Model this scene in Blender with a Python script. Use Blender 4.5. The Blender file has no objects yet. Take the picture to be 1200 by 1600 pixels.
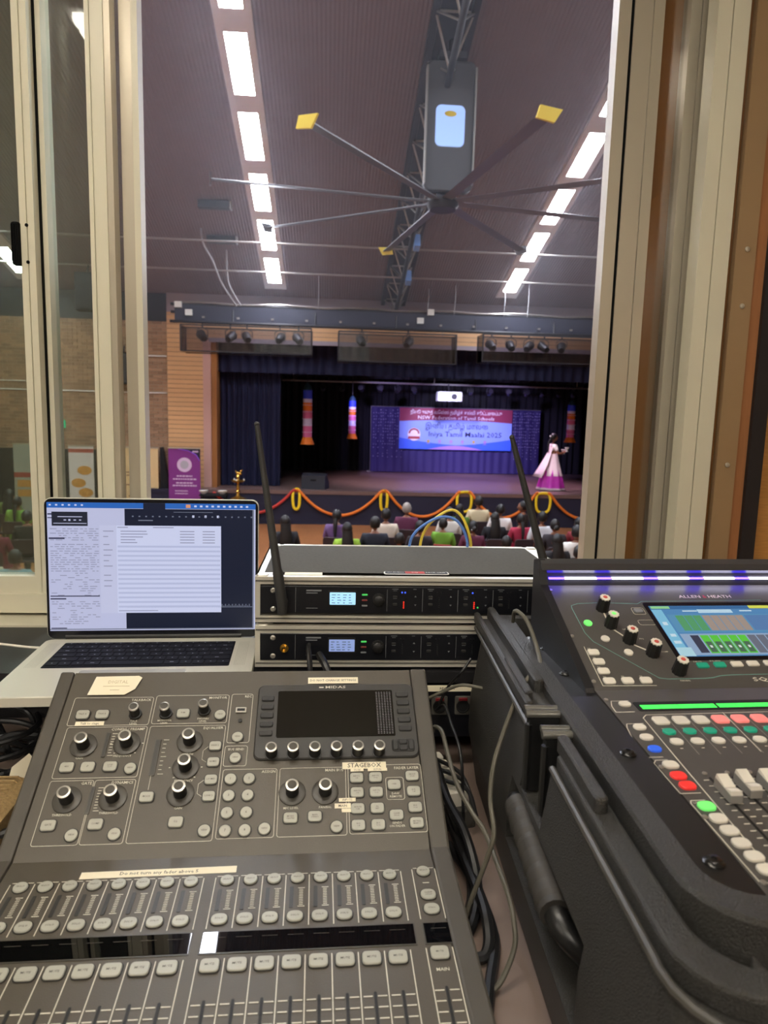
import bpy, bmesh, math, random
from mathutils import Vector, Matrix, Euler
random.seed(7)
C = bpy.context.scene.collection
SC = bpy.context.scene
PI = math.pi
def rad(a): return math.radians(a)

# ------------------------------------------------------------------ camera
cam_d = bpy.data.cameras.new('camera'); cam = bpy.data.objects.new('camera', cam_d); C.objects.link(cam)
yaw, pitch, roll = rad(4.5), rad(8.0), rad(1.49)
fwd = Vector((math.sin(yaw)*math.cos(pitch), math.cos(yaw)*math.cos(pitch), -math.sin(pitch)))
r0 = Vector((math.cos(yaw), -math.sin(yaw), 0)); u0 = r0.cross(fwd)
R = r0*math.cos(roll) + u0*math.sin(roll); U = -r0*math.sin(roll) + u0*math.cos(roll)
M = Matrix((R, U, -fwd)).transposed().to_4x4(); M.translation = (0, 0, 3.05)
cam.matrix_world = M
cam_d.sensor_fit = 'VERTICAL'; cam_d.sensor_height = 36; cam_d.lens = 1109/1600*36
cam_d.clip_start = 0.02; cam_d.clip_end = 200
cam_d.dof.use_dof = True; cam_d.dof.focus_distance = 1.15; cam_d.dof.aperture_fstop = 9.0
SC.camera = cam

# ------------------------------------------------------------------ world, exposure
w = bpy.data.worlds.new('world'); SC.world = w; w.use_nodes = True
w.node_tree.nodes['Background'].inputs[0].default_value = (0.5, 0.55, 0.7, 1)
w.node_tree.nodes['Background'].inputs[1].default_value = 0.02
vs = SC.view_settings
vs.view_transform = 'Standard'; vs.look = 'None'; vs.exposure = 0.0; vs.gamma = 1.0; vs.use_curve_mapping = False
BOOTH_LAMP = 50.0      # emission of the booth ceiling tubes
HALL_LAMP = 85.0       # emission of the hall light strips
STAGE_SPOT = 850.0

# ------------------------------------------------------------------ helpers
def lin(c):
    return tuple(((v/255)/12.92 if v/255 <= 0.04045 else ((v/255+0.055)/1.055)**2.4) for v in c)
def mat(name, rgb, rough=0.5, metal=0.0, noise=0.0, nscale=40, bump=0.0, bscale=200, emit=None, estr=1.0, spec=0.5, coat=0.0, stretch=None, island=0.0, rgb2=None, sheen=0):
    m = bpy.data.materials.new(name); m.use_nodes = True
    nt = m.node_tree; b = nt.nodes['Principled BSDF']
    c = (*lin(rgb), 1)
    b.inputs['Base Color'].default_value = c
    b.inputs['Roughness'].default_value = rough; b.inputs['Metallic'].default_value = metal
    b.inputs['Specular IOR Level'].default_value = spec; b.inputs['Coat Weight'].default_value = coat
    if sheen: b.inputs['Sheen Weight'].default_value = sheen
    tc = None
    if noise or bump:
        tc = nt.nodes.new('ShaderNodeTexCoord'); mp = nt.nodes.new('ShaderNodeMapping'); nt.links.new(tc.outputs['Object'], mp.inputs[0])
        if stretch: mp.inputs['Scale'].default_value = stretch
    col = None
    if noise:
        n = nt.nodes.new('ShaderNodeTexNoise'); n.inputs['Scale'].default_value = nscale; n.inputs['Detail'].default_value = 5
        nt.links.new(mp.outputs[0], n.inputs['Vector'])
        mx = nt.nodes.new('ShaderNodeMix'); mx.data_type = 'RGBA'
        c2 = lin(rgb2) if rgb2 else tuple(v*(1-noise) for v in c[:3])
        c1 = c[:3] if rgb2 else tuple(min(1, v*(1+noise)) for v in c[:3])
        mx.inputs['A'].default_value = (*c1, 1); mx.inputs['B'].default_value = (*c2, 1)
        nt.links.new(n.outputs['Fac'], mx.inputs['Factor']); col = mx.outputs['Result']
        nt.links.new(col, b.inputs['Base Color'])
    if island:
        g = nt.nodes.new('ShaderNodeNewGeometry'); hs = nt.nodes.new('ShaderNodeHueSaturation')
        mr = nt.nodes.new('ShaderNodeMapRange'); mr.inputs['To Min'].default_value = 1-island; mr.inputs['To Max'].default_value = 1+island
        nt.links.new(g.outputs['Random Per Island'], mr.inputs['Value']); nt.links.new(mr.outputs[0], hs.inputs['Value'])
        if col: nt.links.new(col, hs.inputs['Color'])
        else: hs.inputs['Color'].default_value = c
        nt.links.new(hs.outputs[0], b.inputs['Base Color'])
    if bump:
        n2 = nt.nodes.new('ShaderNodeTexNoise'); n2.inputs['Scale'].default_value = bscale; n2.inputs['Detail'].default_value = 3
        nt.links.new(mp.outputs[0], n2.inputs['Vector'])
        bp = nt.nodes.new('ShaderNodeBump'); bp.inputs['Strength'].default_value = bump; bp.inputs['Distance'].default_value = 0.002
        nt.links.new(n2.outputs['Fac'], bp.inputs['Height']); nt.links.new(bp.outputs[0], b.inputs['Normal'])
    if emit:
        b.inputs['Emission Color'].default_value = (*lin(emit), 1); b.inputs['Emission Strength'].default_value = estr
    return m
def glass(name, tint=(0.92, 0.97, 0.93), refl=0.06, dust=0.0, dustc=(0.5, 0.5, 0.42)):
    m = bpy.data.materials.new(name); m.use_nodes = True; nt = m.node_tree; nt.nodes.clear()
    o = nt.nodes.new('ShaderNodeOutputMaterial'); t = nt.nodes.new('ShaderNodeBsdfTransparent'); t.inputs[0].default_value = (*tint, 1)
    g = nt.nodes.new('ShaderNodeBsdfGlossy'); g.inputs['Roughness'].default_value = 0.02
    fr = nt.nodes.new('ShaderNodeFresnel'); fr.inputs[0].default_value = 1.45
    ad = nt.nodes.new('ShaderNodeMath'); ad.operation = 'ADD'; ad.inputs[1].default_value = refl
    nt.links.new(fr.outputs[0], ad.inputs[0])
    mx = nt.nodes.new('ShaderNodeMixShader'); nt.links.new(ad.outputs[0], mx.inputs[0]); nt.links.new(t.outputs[0], mx.inputs[1]); nt.links.new(g.outputs[0], mx.inputs[2])
    last = mx.outputs[0]
    if dust:
        d = nt.nodes.new('ShaderNodeBsdfDiffuse'); d.inputs[0].default_value = (*dustc, 1)
        tc = nt.nodes.new('ShaderNodeTexCoord'); n = nt.nodes.new('ShaderNodeTexNoise'); n.inputs['Scale'].default_value = 5; n.inputs['Detail'].default_value = 6; nt.links.new(tc.outputs['Object'], n.inputs[0])
        ml = nt.nodes.new('ShaderNodeMath'); ml.operation = 'MULTIPLY'; ml.inputs[1].default_value = dust; nt.links.new(n.outputs['Fac'], ml.inputs[0])
        m2 = nt.nodes.new('ShaderNodeMixShader'); nt.links.new(ml.outputs[0], m2.inputs[0]); nt.links.new(last, m2.inputs[1]); nt.links.new(d.outputs[0], m2.inputs[2]); last = m2.outputs[0]
    nt.links.new(last, o.inputs[0])
    return m

class MB:
    def __init__(s): s.v = []; s.f = []; s.m = []; s.sm = []
    def add(s, verts, faces, mi=0, mtx=None, smooth=False):
        o = len(s.v)
        for p in verts:
            s.v.append(tuple(mtx @ Vector(p)) if mtx else tuple(p))
        for f in faces:
            s.f.append([i+o for i in f]); s.m.append(mi); s.sm.append(smooth)
        return s
    def box(s, x0, x1, y0, y1, z0, z1, mi=0, mtx=None, ch=0.0):
        if ch:
            return s.rprism(rrect(x0, x1, y0, y1, ch, 2), z0, z1, ch*0.6, mi, mtx)
        v = [(x, y, z) for z in (z0, z1) for y in (y0, y1) for x in (x0, x1)]
        return s.add(v, [(0,2,3,1),(4,5,7,6),(0,1,5,4),(2,6,7,3),(0,4,6,2),(1,3,7,5)], mi, mtx)
    def prism(s, poly, z0, z1, mi=0, mtx=None, smooth=False):
        n = len(poly); v = [(x, y, z0) for x, y in poly] + [(x, y, z1) for x, y in poly]
        f = [tuple(reversed(range(n))), tuple(range(n, 2*n))] + [(i, (i+1) % n, n+(i+1) % n, n+i) for i in range(n)]
        return s.add(v, f, mi, mtx, smooth)
    def rprism(s, poly, z0, z1, b, mi=0, mtx=None):        # top edge chamfered by b
        n = len(poly); cx = sum(p[0] for p in poly)/n; cy = sum(p[1] for p in poly)/n
        w = max(abs(p[0]-cx) for p in poly); h = max(abs(p[1]-cy) for p in poly)
        q = [(cx+(x-cx)*(1-b/w), cy+(y-cy)*(1-b/h)) for x, y in poly]
        v = [(x, y, z0) for x, y in poly]+[(x, y, z1-b) for x, y in poly]+[(x, y, z1) for x, y in q]
        f = [tuple(reversed(range(n))), tuple(range(2*n, 3*n))]
        for k in (0, n): f += [(k+i, k+(i+1) % n, k+n+(i+1) % n, k+n+i) for i in range(n)]
        return s.add(v, f, mi, mtx)
    def lathe(s, prof, seg=16, mi=0, mtx=None, smooth=True, flute=0.0, cap=True):
        v = []; f = []
        for r, z in prof:
            for k in range(seg):
                a = 2*PI*k/seg; rr = r*(1-(flute if k % 2 else 0)); v.append((rr*math.cos(a), rr*math.sin(a), z))
        for j in range(len(prof)-1):
            for k in range(seg): f.append((j*seg+k, j*seg+(k+1) % seg, (j+1)*seg+(k+1) % seg, (j+1)*seg+k))
        if cap and prof[0][0] > 1e-6: f.append(tuple(reversed(range(seg))))
        if cap and prof[-1][0] > 1e-6: f.append(tuple(range((len(prof)-1)*seg, len(prof)*seg)))
        return s.add(v, f, mi, mtx, smooth)
    def tube(s, pts, r, seg=8, mi=0, mtx=None, closed=False, smooth=True):
        P = [Vector(p) for p in pts]; n = len(P); rr = r if isinstance(r, (list, tuple)) else [r]*n
        v = []; f = []; prev = None
        for i in range(n):
            a = P[(i-1) % n] if closed or i else P[i]; b = P[(i+1) % n] if closed or i < n-1 else P[i]
            t = (b-a); t = t.normalized() if t.length > 1e-9 else Vector((0, 0, 1))
            if prev is None:
                h = Vector((0, 0, 1)) if abs(t.z) < 0.9 else Vector((1, 0, 0)); nx = t.cross(h).normalized()
            else:
                nx = (prev - t*prev.dot(t)); nx = nx.normalized() if nx.length > 1e-6 else t.orthogonal().normalized()
            prev = nx; ny = t.cross(nx)
            for k in range(seg):
                an = 2*PI*k/seg; v.append(tuple(P[i]+(nx*math.cos(an)+ny*math.sin(an))*rr[i]))
        for i in range(n if closed else n-1):
            j = (i+1) % n
            for k in range(seg): f.append((i*seg+k, j*seg+k, j*seg+(k+1) % seg, i*seg+(k+1) % seg))
        if not closed: f += [tuple(range(seg)), tuple(reversed(range((n-1)*seg, n*seg)))]
        return s.add(v, f, mi, mtx, smooth)
    def bar(s, a, b, r, mi=0, seg=6): return s.tube([a, b], r, seg, mi)
    def loft(s, loops, mi=0, mtx=None, cap0=True, cap1=True, smooth=False):
        n = len(loops[0]); v = [p for l in loops for p in l]; f = []
        for j in range(len(loops)-1): f += [(j*n+i, j*n+(i+1) % n, (j+1)*n+(i+1) % n, (j+1)*n+i) for i in range(n)]
        if cap0: f.append(tuple(reversed(range(n))))
        if cap1: f.append(tuple(range((len(loops)-1)*n, len(loops)*n)))
        return s.add(v, f, mi, mtx, smooth)
    def sphere(s, c, r, seg=12, rings=8, mi=0, mtx=None):
        rx, ry, rz = r if isinstance(r, (list, tuple)) else (r, r, r); v = []; f = []
        for j in range(rings+1):
            t = PI*j/rings
            for k in range(seg):
                a = 2*PI*k/seg; v.append((c[0]+rx*math.sin(t)*math.cos(a), c[1]+ry*math.sin(t)*math.sin(a), c[2]-rz*math.cos(t)))
        for j in range(rings):
            for k in range(seg): f.append((j*seg+k, j*seg+(k+1) % seg, (j+1)*seg+(k+1) % seg, (j+1)*seg+k))
        return s.add(v, f, mi, mtx, True)
    def mesh(s, me, mtx, mi=0):
        return s.add([p.co for p in me.vertices], [tuple(p.vertices) for p in me.polygons], mi, mtx)
    def data(s, name, mats, ang=40):
        me = bpy.data.meshes.new(name); me.from_pydata(s.v, [], s.f)
        for m in (mats if isinstance(mats, (list, tuple)) else [mats]): me.materials.append(m)
        me.polygons.foreach_set('material_index', s.m); me.polygons.foreach_set('use_smooth', s.sm)
        bm = bmesh.new(); bm.from_mesh(me); bmesh.ops.recalc_face_normals(bm, faces=bm.faces); bm.to_mesh(me); bm.free()
        if any(s.sm): me.set_sharp_from_angle(angle=rad(ang))
        me.update(); return me
    def build(s, name, mats, parent=None, mtx=None, ang=40):
        return place(name, s.data(name, mats, ang), parent, mtx)
def place(name, me, parent=None, mtx=None):
    o = bpy.data.objects.new(name, me); C.objects.link(o)
    if parent: o.parent = parent
    if mtx is not None: o.matrix_basis = mtx
    return o
def rrect(x0, x1, y0, y1, r, n=3):
    out = []
    for cx, cy, a0 in ((x1-r, y0+r, -90), (x1-r, y1-r, 0), (x0+r, y1-r, 90), (x0+r, y0+r, 180)):
        for k in range(n+1):
            a = rad(a0+90*k/n); out.append((cx+r*math.cos(a), cy+r*math.sin(a)))
    return out
def thing(name, label, cat, loc=(0, 0, 0), rz=0.0, group=None):
    o = bpy.data.objects.new(name, None); C.objects.link(o); o.location = loc; o.rotation_euler = (0, 0, rz)
    o.empty_display_size = 0.1
    return tag(o, label, cat, group)
def tag(o, label, cat, group=None, kind=None):
    o['label'] = label; o['category'] = cat
    if group: o['group'] = group
    if kind: o['kind'] = kind
    return o
def struct(o, label=None):
    o['kind'] = 'structure'
    if label: o['label'] = label
    return o
def plain(name, mtx_box, m, parent=None):
    return MB().box(*mtx_box).build(name, m, parent)
def T(x, y, z=0): return Matrix.Translation((x, y, z))
def RX(a): return Matrix.Rotation(a, 4, 'X')
def RY(a): return Matrix.Rotation(a, 4, 'Y')
def RZ(a): return Matrix.Rotation(a, 4, 'Z')
def S(x, y=None, z=None):
    y = x if y is None else y; z = 1 if z is None else z
    return Matrix.Diagonal((x, y, z, 1))
def spline(pts, n=6):
    P = [Vector(p) for p in pts]; P = [P[0]*2-P[1]]+P+[P[-1]*2-P[-2]]; out = []
    for i in range(1, len(P)-2):
        for k in range(n):
            t = k/n; a, b, c, d = P[i-1], P[i], P[i+1], P[i+2]
            out.append(0.5*((2*b)+(c-a)*t+(2*a-5*b+4*c-d)*t*t+(3*b-a-3*c+d)*t**3))
    out.append(P[-2]); return out
# lettering: every string becomes a small flat mesh of height about 1, cached
_txt = {}
def textmeshes(strings, res=1):
    obs = []
    for s in strings:
        if s in _txt: continue
        cu = bpy.data.curves.new('lettering', 'FONT'); cu.body = s; cu.resolution_u = res; cu.offset = 0.007; cu.align_x = 'CENTER'; cu.align_y = 'CENTER'
        ob = bpy.data.objects.new('lettering', cu); C.objects.link(ob); obs.append((s, ob))
    dg = bpy.context.evaluated_depsgraph_get(); dg.update()
    for s, ob in obs: _txt[s] = bpy.data.meshes.new_from_object(ob.evaluated_get(dg))
    for s, ob in obs:
        cu = ob.data; bpy.data.objects.remove(ob); bpy.data.curves.remove(cu)
def twidth(s):
    xs = [v.co.x for v in _txt[s].vertices]; return (max(xs)-min(xs)) if xs else 1
def letter(mb, s, x, y, z, h, mi=0, width=None, mtx=None, align='C', sx=1.0):
    k = h; kx = h*sx
    if width: kx = width/twidth(s)
    off = 0
    if align == 'L': off = twidth(s)*kx/2
    if align == 'R': off = -twidth(s)*kx/2
    m = T(x+off, y, z) @ S(kx, k, 1)
    if mtx is not None: m = mtx @ m
    mb.mesh(_txt[s], m, mi)
def skin(verts, edges, radii, root=0, sub=1, name='body'):
    me = bpy.data.meshes.new(name); me.from_pydata(verts, edges, []); o = bpy.data.objects.new(name, me); C.objects.link(o)
    md = o.modifiers.new('s', 'SKIN'); sv = me.skin_vertices[0].data if me.skin_vertices else None
    if sv is None:
        bpy.context.view_layer.objects.active = o; bm = bmesh.new(); bm.from_mesh(me); bm.verts.layers.skin.verify(); bm.to_mesh(me); bm.free(); sv = me.skin_vertices[0].data
    for i, r in enumerate(radii):
        sv[i].radius = r if isinstance(r, tuple) else (r, r); sv[i].use_root = (i == root)
    if sub: o.modifiers.new('u', 'SUBSURF').levels = sub
    dg = bpy.context.evaluated_depsgraph_get(); dg.update()
    out = bpy.data.meshes.new_from_object(o.evaluated_get(dg)); bpy.data.objects.remove(o); bpy.data.meshes.remove(me)
    return out
ALLTEXT = ['SELECT','SOLO','MUTE','MAIN','VIEW','TALKBACK','MONITOR','REC','CONFIG / PREAMP','GATE','DYNAMICS','EQUALISER','ASSIGN','BUS SEND','MAIN BUS','FADER LAYER',
 'TALK A','TALK B','DIM','48V','Ø','LOW\nCUT','COMP','MODE','HIGH 2','HI MID','LO MID','LOW 2','EQ','GAIN','FREQUENCY','THRESHOLD','WIDTH','MONITOR\nLEVEL','PHONES\nLEVEL','TALK\nLEVEL',
 '1','2','3','4','5','6','7','8','M/C LEVEL','PAN/BAL','MONO\nCENTRE','MAIN\nSTEREO','INPUTS\n1-8','INPUTS\n9-16','GROUP\nDCA','BUS\n1-8','BUS\n9-16','AUX IN\nUSB','FX\nRET','MATRIX\nMAIN C','USER','DAW\nREMOTE','SENDS\nON FADER','CLEAR\nSOLO',
 'STAGEBOX','S1-16','S17-32','INPUTS','MAIN','MIDAS','DO NOT CHANGE SETTINGS','Do not turn any fader above 5','Talk to stage','DIGITAL','ALLEN','HEATH','&','SQ','REC','OUT','REC OUT','MIX','CH','PAFL','LAYER','HPF','PEQ','GATE','Channel','1U AUDIO','RACK CASE',
 'நியூ சவுத் வேல்ஸ் தமிழ்க் கல்வி கூட்டமைப்பு','NSW Federation of Tamil Schools','இனிய தமிழ் மாலை','Iniya Tamil Maalai 2025','EXIT']
textmeshes(ALLTEXT)
# ------------------------------------------------------------------ materials
m_cream = mat('cream_paint', (200, 195, 172), 0.35, noise=0.03, nscale=6)
m_alu_warm = mat('anodised_beige', (172, 163, 144), 0.32, 0.25)
m_gasket = mat('black_gasket', (12, 13, 13), 0.85, spec=0.1)
m_brownpaint = mat('brown_paint', (160, 108, 62), 0.3)
m_tan = mat('tan_paint', (142, 116, 84), 0.35)
m_tandark = mat('dark_tan_paint', (112, 72, 26), 0.4)
m_orangewood = mat('orange_wood', (146, 96, 58), 0.45, noise=0.25, nscale=8, stretch=(14, 14, 1))
m_blackpaint = mat('black_paint', (22, 21, 24), 0.5)
m_veneer = mat('oak_veneer', (168, 118, 58), 0.5, noise=0.3, nscale=30, stretch=(1, 1, 9), bump=0.3, bscale=60)
m_boothwall = mat('booth_plaster', (135, 126, 112), 0.8)
m_boothceil = mat('booth_ceiling', (150, 147, 140), 0.85)
m_carpet = mat('grey_carpet', (70, 66, 64), 0.95, noise=0.2, nscale=300)
m_lampwhite = mat('lamp_diffuser', (255, 250, 235), 0.5, emit=(255, 246, 232), estr=BOOTH_LAMP)
m_lampfront = mat('lamp_diffuser_dim', (255, 250, 235), 0.5, emit=(255, 246, 232), estr=BOOTH_LAMP*0.5)
m_white = mat('white_enamel', (225, 225, 220), 0.4)
m_halllamp = mat('hall_diffuser', (255, 255, 255), 0.5, emit=(238, 243, 255), estr=HALL_LAMP)
m_trough = mat('light_trough', (196, 186, 180), 0.6)
m_ceiling = mat('acoustic_ceiling', (108, 90, 89), 0.75, noise=0.06, nscale=2)
nt = m_ceiling.node_tree; bsdf = nt.nodes['Principled BSDF']       # fine rows of perforation in the ceiling lining
tc = nt.nodes.new('ShaderNodeTexCoord'); wv = nt.nodes.new('ShaderNodeTexWave'); wv.inputs['Scale'].default_value = 5; wv.bands_direction = 'X'
nt.links.new(tc.outputs['Object'], wv.inputs[0]); bp = nt.nodes.new('ShaderNodeBump'); bp.inputs['Strength'].default_value = 0.45; bp.inputs['Distance'].default_value = 0.02
nt.links.new(wv.outputs['Fac'], bp.inputs['Height']); nt.links.new(bp.outputs[0], bsdf.inputs['Normal'])
m_steel_dark = mat('dark_steel', (40, 38, 42), 0.5, 0.3)
m_steel = mat('bare_steel', (150, 145, 140), 0.4, 0.7)
m_brick = mat('brick_face', (150, 120, 94), 0.85, noise=0.15, nscale=9, island=0.25)
m_mortar = mat('mortar', (158, 144, 122), 0.95)
m_hallwood = mat('honey_timber', (206, 162, 116), 0.45, noise=0.12, nscale=3, stretch=(1, 1, 12), island=0.05)
m_hallfloor = mat('hall_floor', (150, 98, 60), 0.4, noise=0.2, nscale=3, stretch=(8, 1, 1))
m_stagefloor = mat('stage_floor', (108, 86, 82), 0.38, noise=0.15, nscale=2, stretch=(8, 1, 1))
m_pink = mat('pink_trim', (190, 150, 140), 0.5)
m_fascia = mat('mauve_fascia', (150, 140, 150), 0.7)
m_navy = mat('navy_velvet', (20, 24, 58), 0.9, noise=0.15, nscale=2)
m_apron = mat('navy_apron', (26, 26, 50), 0.7)
m_black = mat('black_cloth', (17, 16, 20), 0.9)
m_hallwall = mat('hall_side_wall', (170, 145, 120), 0.85)
m_lilacgrey = mat('lilac_grey_wall', (150, 140, 150), 0.7)
m_glass = glass('window_glass', (0.92, 0.945, 0.905), 0.0, dust=0.06, dustc=(0.45, 0.44, 0.34))
m_glass_r = glass('reveal_glass', (0.9, 0.9, 0.88), 0.06)

# ------------------------------------------------------------------ hall shell
def ceil_z(y): return 5.93+(19.5-y)*0.29
HX0, HX1 = -10.6, 13.8
struct(plain('floor', (HX0, HX1, 1.75, 27.0, -0.2, 0), m_hallfloor), 'brown timber hall floor under the audience')
cb = MB(); cb.prism([(1.75, ceil_z(1.75)), (19.6, ceil_z(19.6)), (19.6, ceil_z(19.6)+0.2), (1.75, ceil_z(1.75)+0.2)], HX0, HX1, mtx=Matrix(((0, 0, 1, 0), (1, 0, 0, 0), (0, 1, 0, 0), (0, 0, 0, 1))))
struct(cb.build('ceiling', m_ceiling), 'brown perforated hall ceiling sloping down to the stage')
struct(plain('wall_left', (HX0-0.2, HX0, 1.6, 27.0, -0.2, 11.5), m_hallwall))
struct(plain('wall_right', (HX1, HX1+0.2, 1.6, 27.0, -0.2, 11.5), m_hallwall))
# front wall beside the stage: mortar face with every brick proud of it
FY = 19.4
wf = struct(plain('wall_front', (HX0, -4.28, FY, FY+0.3, 0, 5.22), m_mortar), 'brick wall left of the stage')
bb = MB(); row = 0; z = 0.01
while z < 5.2:
    x = HX0+(0.12 if row % 2 else 0.0)
    while x < -4.3:
        x1 = min(x+0.226, -4.285); d = 0.012+random.random()*0.006
        bb.add([(x, FY, z), (x1, FY, z), (x1, FY, z+0.074), (x, FY, z+0.074), (x, FY-d, z), (x1, FY-d, z), (x1, FY-d, z+0.074), (x, FY-d, z+0.074)],
               [(4, 5, 6, 7), (0, 4, 7, 3), (1, 2, 6, 5), (3, 7, 6, 2), (0, 1, 5, 4)])
        x += 0.238
    z += 0.086; row += 1
b_ = bb.build('bricks', m_brick, wf); b_['kind'] = 'stuff'
struct(plain('wall_front_upper', (HX0, -4.28, FY, FY+0.3, 5.22, 6.3), m_blackpaint))
struct(plain('wall_front_right', (9.6, HX1, FY, FY+0.3, 0, 6.3), m_hallwall))
# timber lined proscenium: left cheek, header and right cheek
def slatted(name, x0, x1, z0, z1, y, label, horizontal=True):
    o = struct(plain(name, (x0, x1, y, y+0.25, z0, z1), m_blackpaint), label)
    s = MB(); zz = z0
    while zz < z1-0.02:
        zt = min(zz+0.118, z1); s.box(x0, x1, y-0.02, y, zz, zt-0.01); zz += 0.118
    q = s.build('slats', m_hallwood, o); q['kind'] = 'stuff'; return o
slatted('wall_proscenium_left', -4.28, -3.36, 0.0, 5.5, FY-0.03, 'honey timber slat panel left of the stage curtain')
struct(plain('trim_1', (-3.36, -3.16, FY-0.06, FY+0.3, 0, 4.82), m_pink), 'pinkish timber edge of the stage opening')
struct(plain('trim_2', (-3.16, -3.02, FY+0.02, FY+0.6, 0, 4.82), m_brownpaint))
slatted('wall_proscenium_header', -3.36, 8.6, 4.86, 5.28, FY-0.03, 'honey timber header over the stage opening')
slatted('wall_proscenium_right', 8.6, 9.6, 0.0, 5.5, FY-0.03, 'honey timber panel right of the stage')
struct(plain('trim_3', (-3.2, 8.6, FY-0.07, FY+0.02, 4.76, 4.87), m_fascia))
struct(plain('trim_4', (-4.28, 9.6, FY-0.04, FY+0.3, 5.28, 6.1), m_fascia), 'mauve fascia beam over the lighting bar')
# stage
SZ = 0.92
struct(plain('stage_floor', (-3.4, 9.4, 19.0, 26.6, SZ-0.1, SZ), m_stagefloor), 'brown timber stage floor')
struct(plain('stage_apron', (-5.2, 9.4, 19.02, 19.3, 0, SZ-0.1), m_apron), 'dark navy front of the stage')
struct(plain('stage_wing_floor', (-5.2, -3.4, 19.0, 19.3, SZ-0.12, SZ-0.02), m_apron))
struct(plain('wall_stage_back', (-6, 12, 26.6, 26.8, 0, 7), m_blackpaint))
struct(plain('wall_stage_left', (-6.2, -6, 19.7, 26.8, 0, 7), m_blackpaint))
struct(plain('wall_stage_right', (12, 12.2, 19.7, 26.8, 0, 7), m_blackpaint))
struct(plain('ceiling_stage', (-6.2, 12.2, 19.7, 26.8, 6.6, 6.8), m_blackpaint))

# ------------------------------------------------------------------ booth shell
BF, BC = 1.73, 4.25
struct(plain('floor_booth', (-3.5, 1.75, -4.6, 1.62, BF-0.1, BF), m_carpet), 'grey carpet of the control booth')
struct(plain('ceiling_booth', (-3.5, 1.75, -4.6, 1.62, BC, BC+0.1), m_boothceil))
struct(plain('wall_booth_left', (-3.6, -3.5, -4.6, 1.62, BF, BC), m_boothwall))
struct(plain('wall_booth_right', (1.75, 1.85, -4.6, 1.62, BF, BC), m_veneer))
struct(plain('wall_booth_back', (-3.5, 1.75, -4.7, -4.6, BF, BC), m_boothwall))
struct(plain('wall_booth_front_below', (-3.5, 1.75, 1.44, 1.64, 0, 2.6), m_cream))
struct(plain('wall_booth_front_above', (-3.5, 1.75, 1.44, 1.74, 4.02, 11.2), m_cream))
struct(plain('wall_booth_front_left', (-3.5, -1.62, 1.44, 1.64, 2.6, 4.02), m_cream))
struct(plain('wall_hall_rear_left', (HX0, -3.5, 1.55, 1.74, 0, 11.2), m_hallwall))
struct(plain('wall_hall_rear_right', (1.75, HX1, 1.55, 1.74, 0, 11.2), m_hallwall))
# right of the window: jamb build-up, dark frame and oak veneer
JZ0, JZ1 = 2.45, 4.24
struct(plain('trim_5', (0.787, 0.802, 1.43, 1.5, JZ0, JZ1), m_tandark))
struct(plain('trim_6', (0.80, 0.842, 1.415, 1.5, JZ0, JZ1), m_tan), 'tan painted post right of the sliding window')
ts = MB()
for zz in (3.39, 3.28, 2.96): ts.lathe([(0.005, 0), (0.005, 0.002), (0.002, 0.003), (0, 0.003)], 10, mtx=T(0.823, 1.415, zz) @ RX(rad(90)))
struct(ts.build('trim_6_screws', m_alu_warm))
struct(plain('trim_7', (0.842, 0.866, 1.42, 1.5, JZ0, JZ1), m_orangewood), 'orange timber strip beside the tan post')
struct(plain('trim_8', (0.866, 0.897, 1.41, 1.5, JZ0, JZ1), m_blackpaint), 'black upright strip beside the oak panel')
struct(plain('wall_booth_front_right', (0.897, 1.75, 1.43, 1.64, 2.6, 4.24), m_veneer), 'oak veneer panel at the right edge')
struct(plain('trim_9', (0.66, 1.2, 1.525, 1.74, 0, 4.3), m_brownpaint), 'brown painted pier seen through the right pane')

# ------------------------------------------------------------------ sliding window
win = bpy.data.objects.new('window_1', None); C.objects.link(win); struct(win, 'cream aluminium sliding window of the control booth')
WB, WT = 2.672, 4.02
def stile(name, x0, x1, y0, y1, m, z0=WB, z1=WT, groove=None):
    b = MB()
    if groove:
        g0 = groove-0.0012; g1 = groove+0.0012
        b.box(x0, g0, y0, y1, z0, z1); b.box(g1, x1, y0, y1, z0, z1); b.box(g0, g1, y0+0.004, y1, z0, z1)
    else: b.box(x0, x1, y0, y1, z0, z1, ch=0)
    return b.build(name, m, win)
stile('sash_stile', -0.569, -0.5435, 1.40, 1.44, m_cream, groove=-0.556)
plain('bottom_rail', (-1.6, -0.5435, 1.402, 1.438, WB, 2.715), m_cream, win)
plain('sash_gasket', (-0.5435, -0.5415, 1.425, 1.434, WB, WT), m_gasket, win)
stile('sash_stile', -0.545, -0.5325, 1.434, 1.478, m_cream)
stile('sash_stile', -0.457, -0.4245, 1.440, 1.478, m_cream, groove=-0.448)
stile('sash_stile', -0.4245, -0.413, 1.444, 1.478, m_alu_warm)
stile('sash_stile', -0.4085, -0.386, 1.486, 1.52, m_alu_warm)
stile('sash_stile', -0.386, -0.374, 1.484, 1.52, m_cream)
plain('glass_pane', (-1.6, -0.566, 1.417, 1.421, 2.71, WT), m_glass, win)
plain('glass_pane', (-1.6, -0.452, 1.459, 1.463, WB, WT), m_glass, win)
plain('glass_pane', (-1.6, -0.404, 1.501, 1.505, WB, WT), m_glass, win)
stile('sash_stile', 0.556, 0.581, 1.485, 1.52, m_alu_warm)
plain('sash_gasket', (0.581, 0.5885, 1.49, 1.52, WB-0.1, WT), m_gasket, win)
stile('sash_stile', 0.5885, 0.650, 1.487, 1.52, m_alu_warm, groove=0.627)
plain('glass_pane', (0.648, 0.706, 1.501, 1.505, 2.6, WT), m_glass_r, win)
stile('sash_stile', 0.703, 0.744, 1.485, 1.52, m_alu_warm, groove=0.725)
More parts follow.
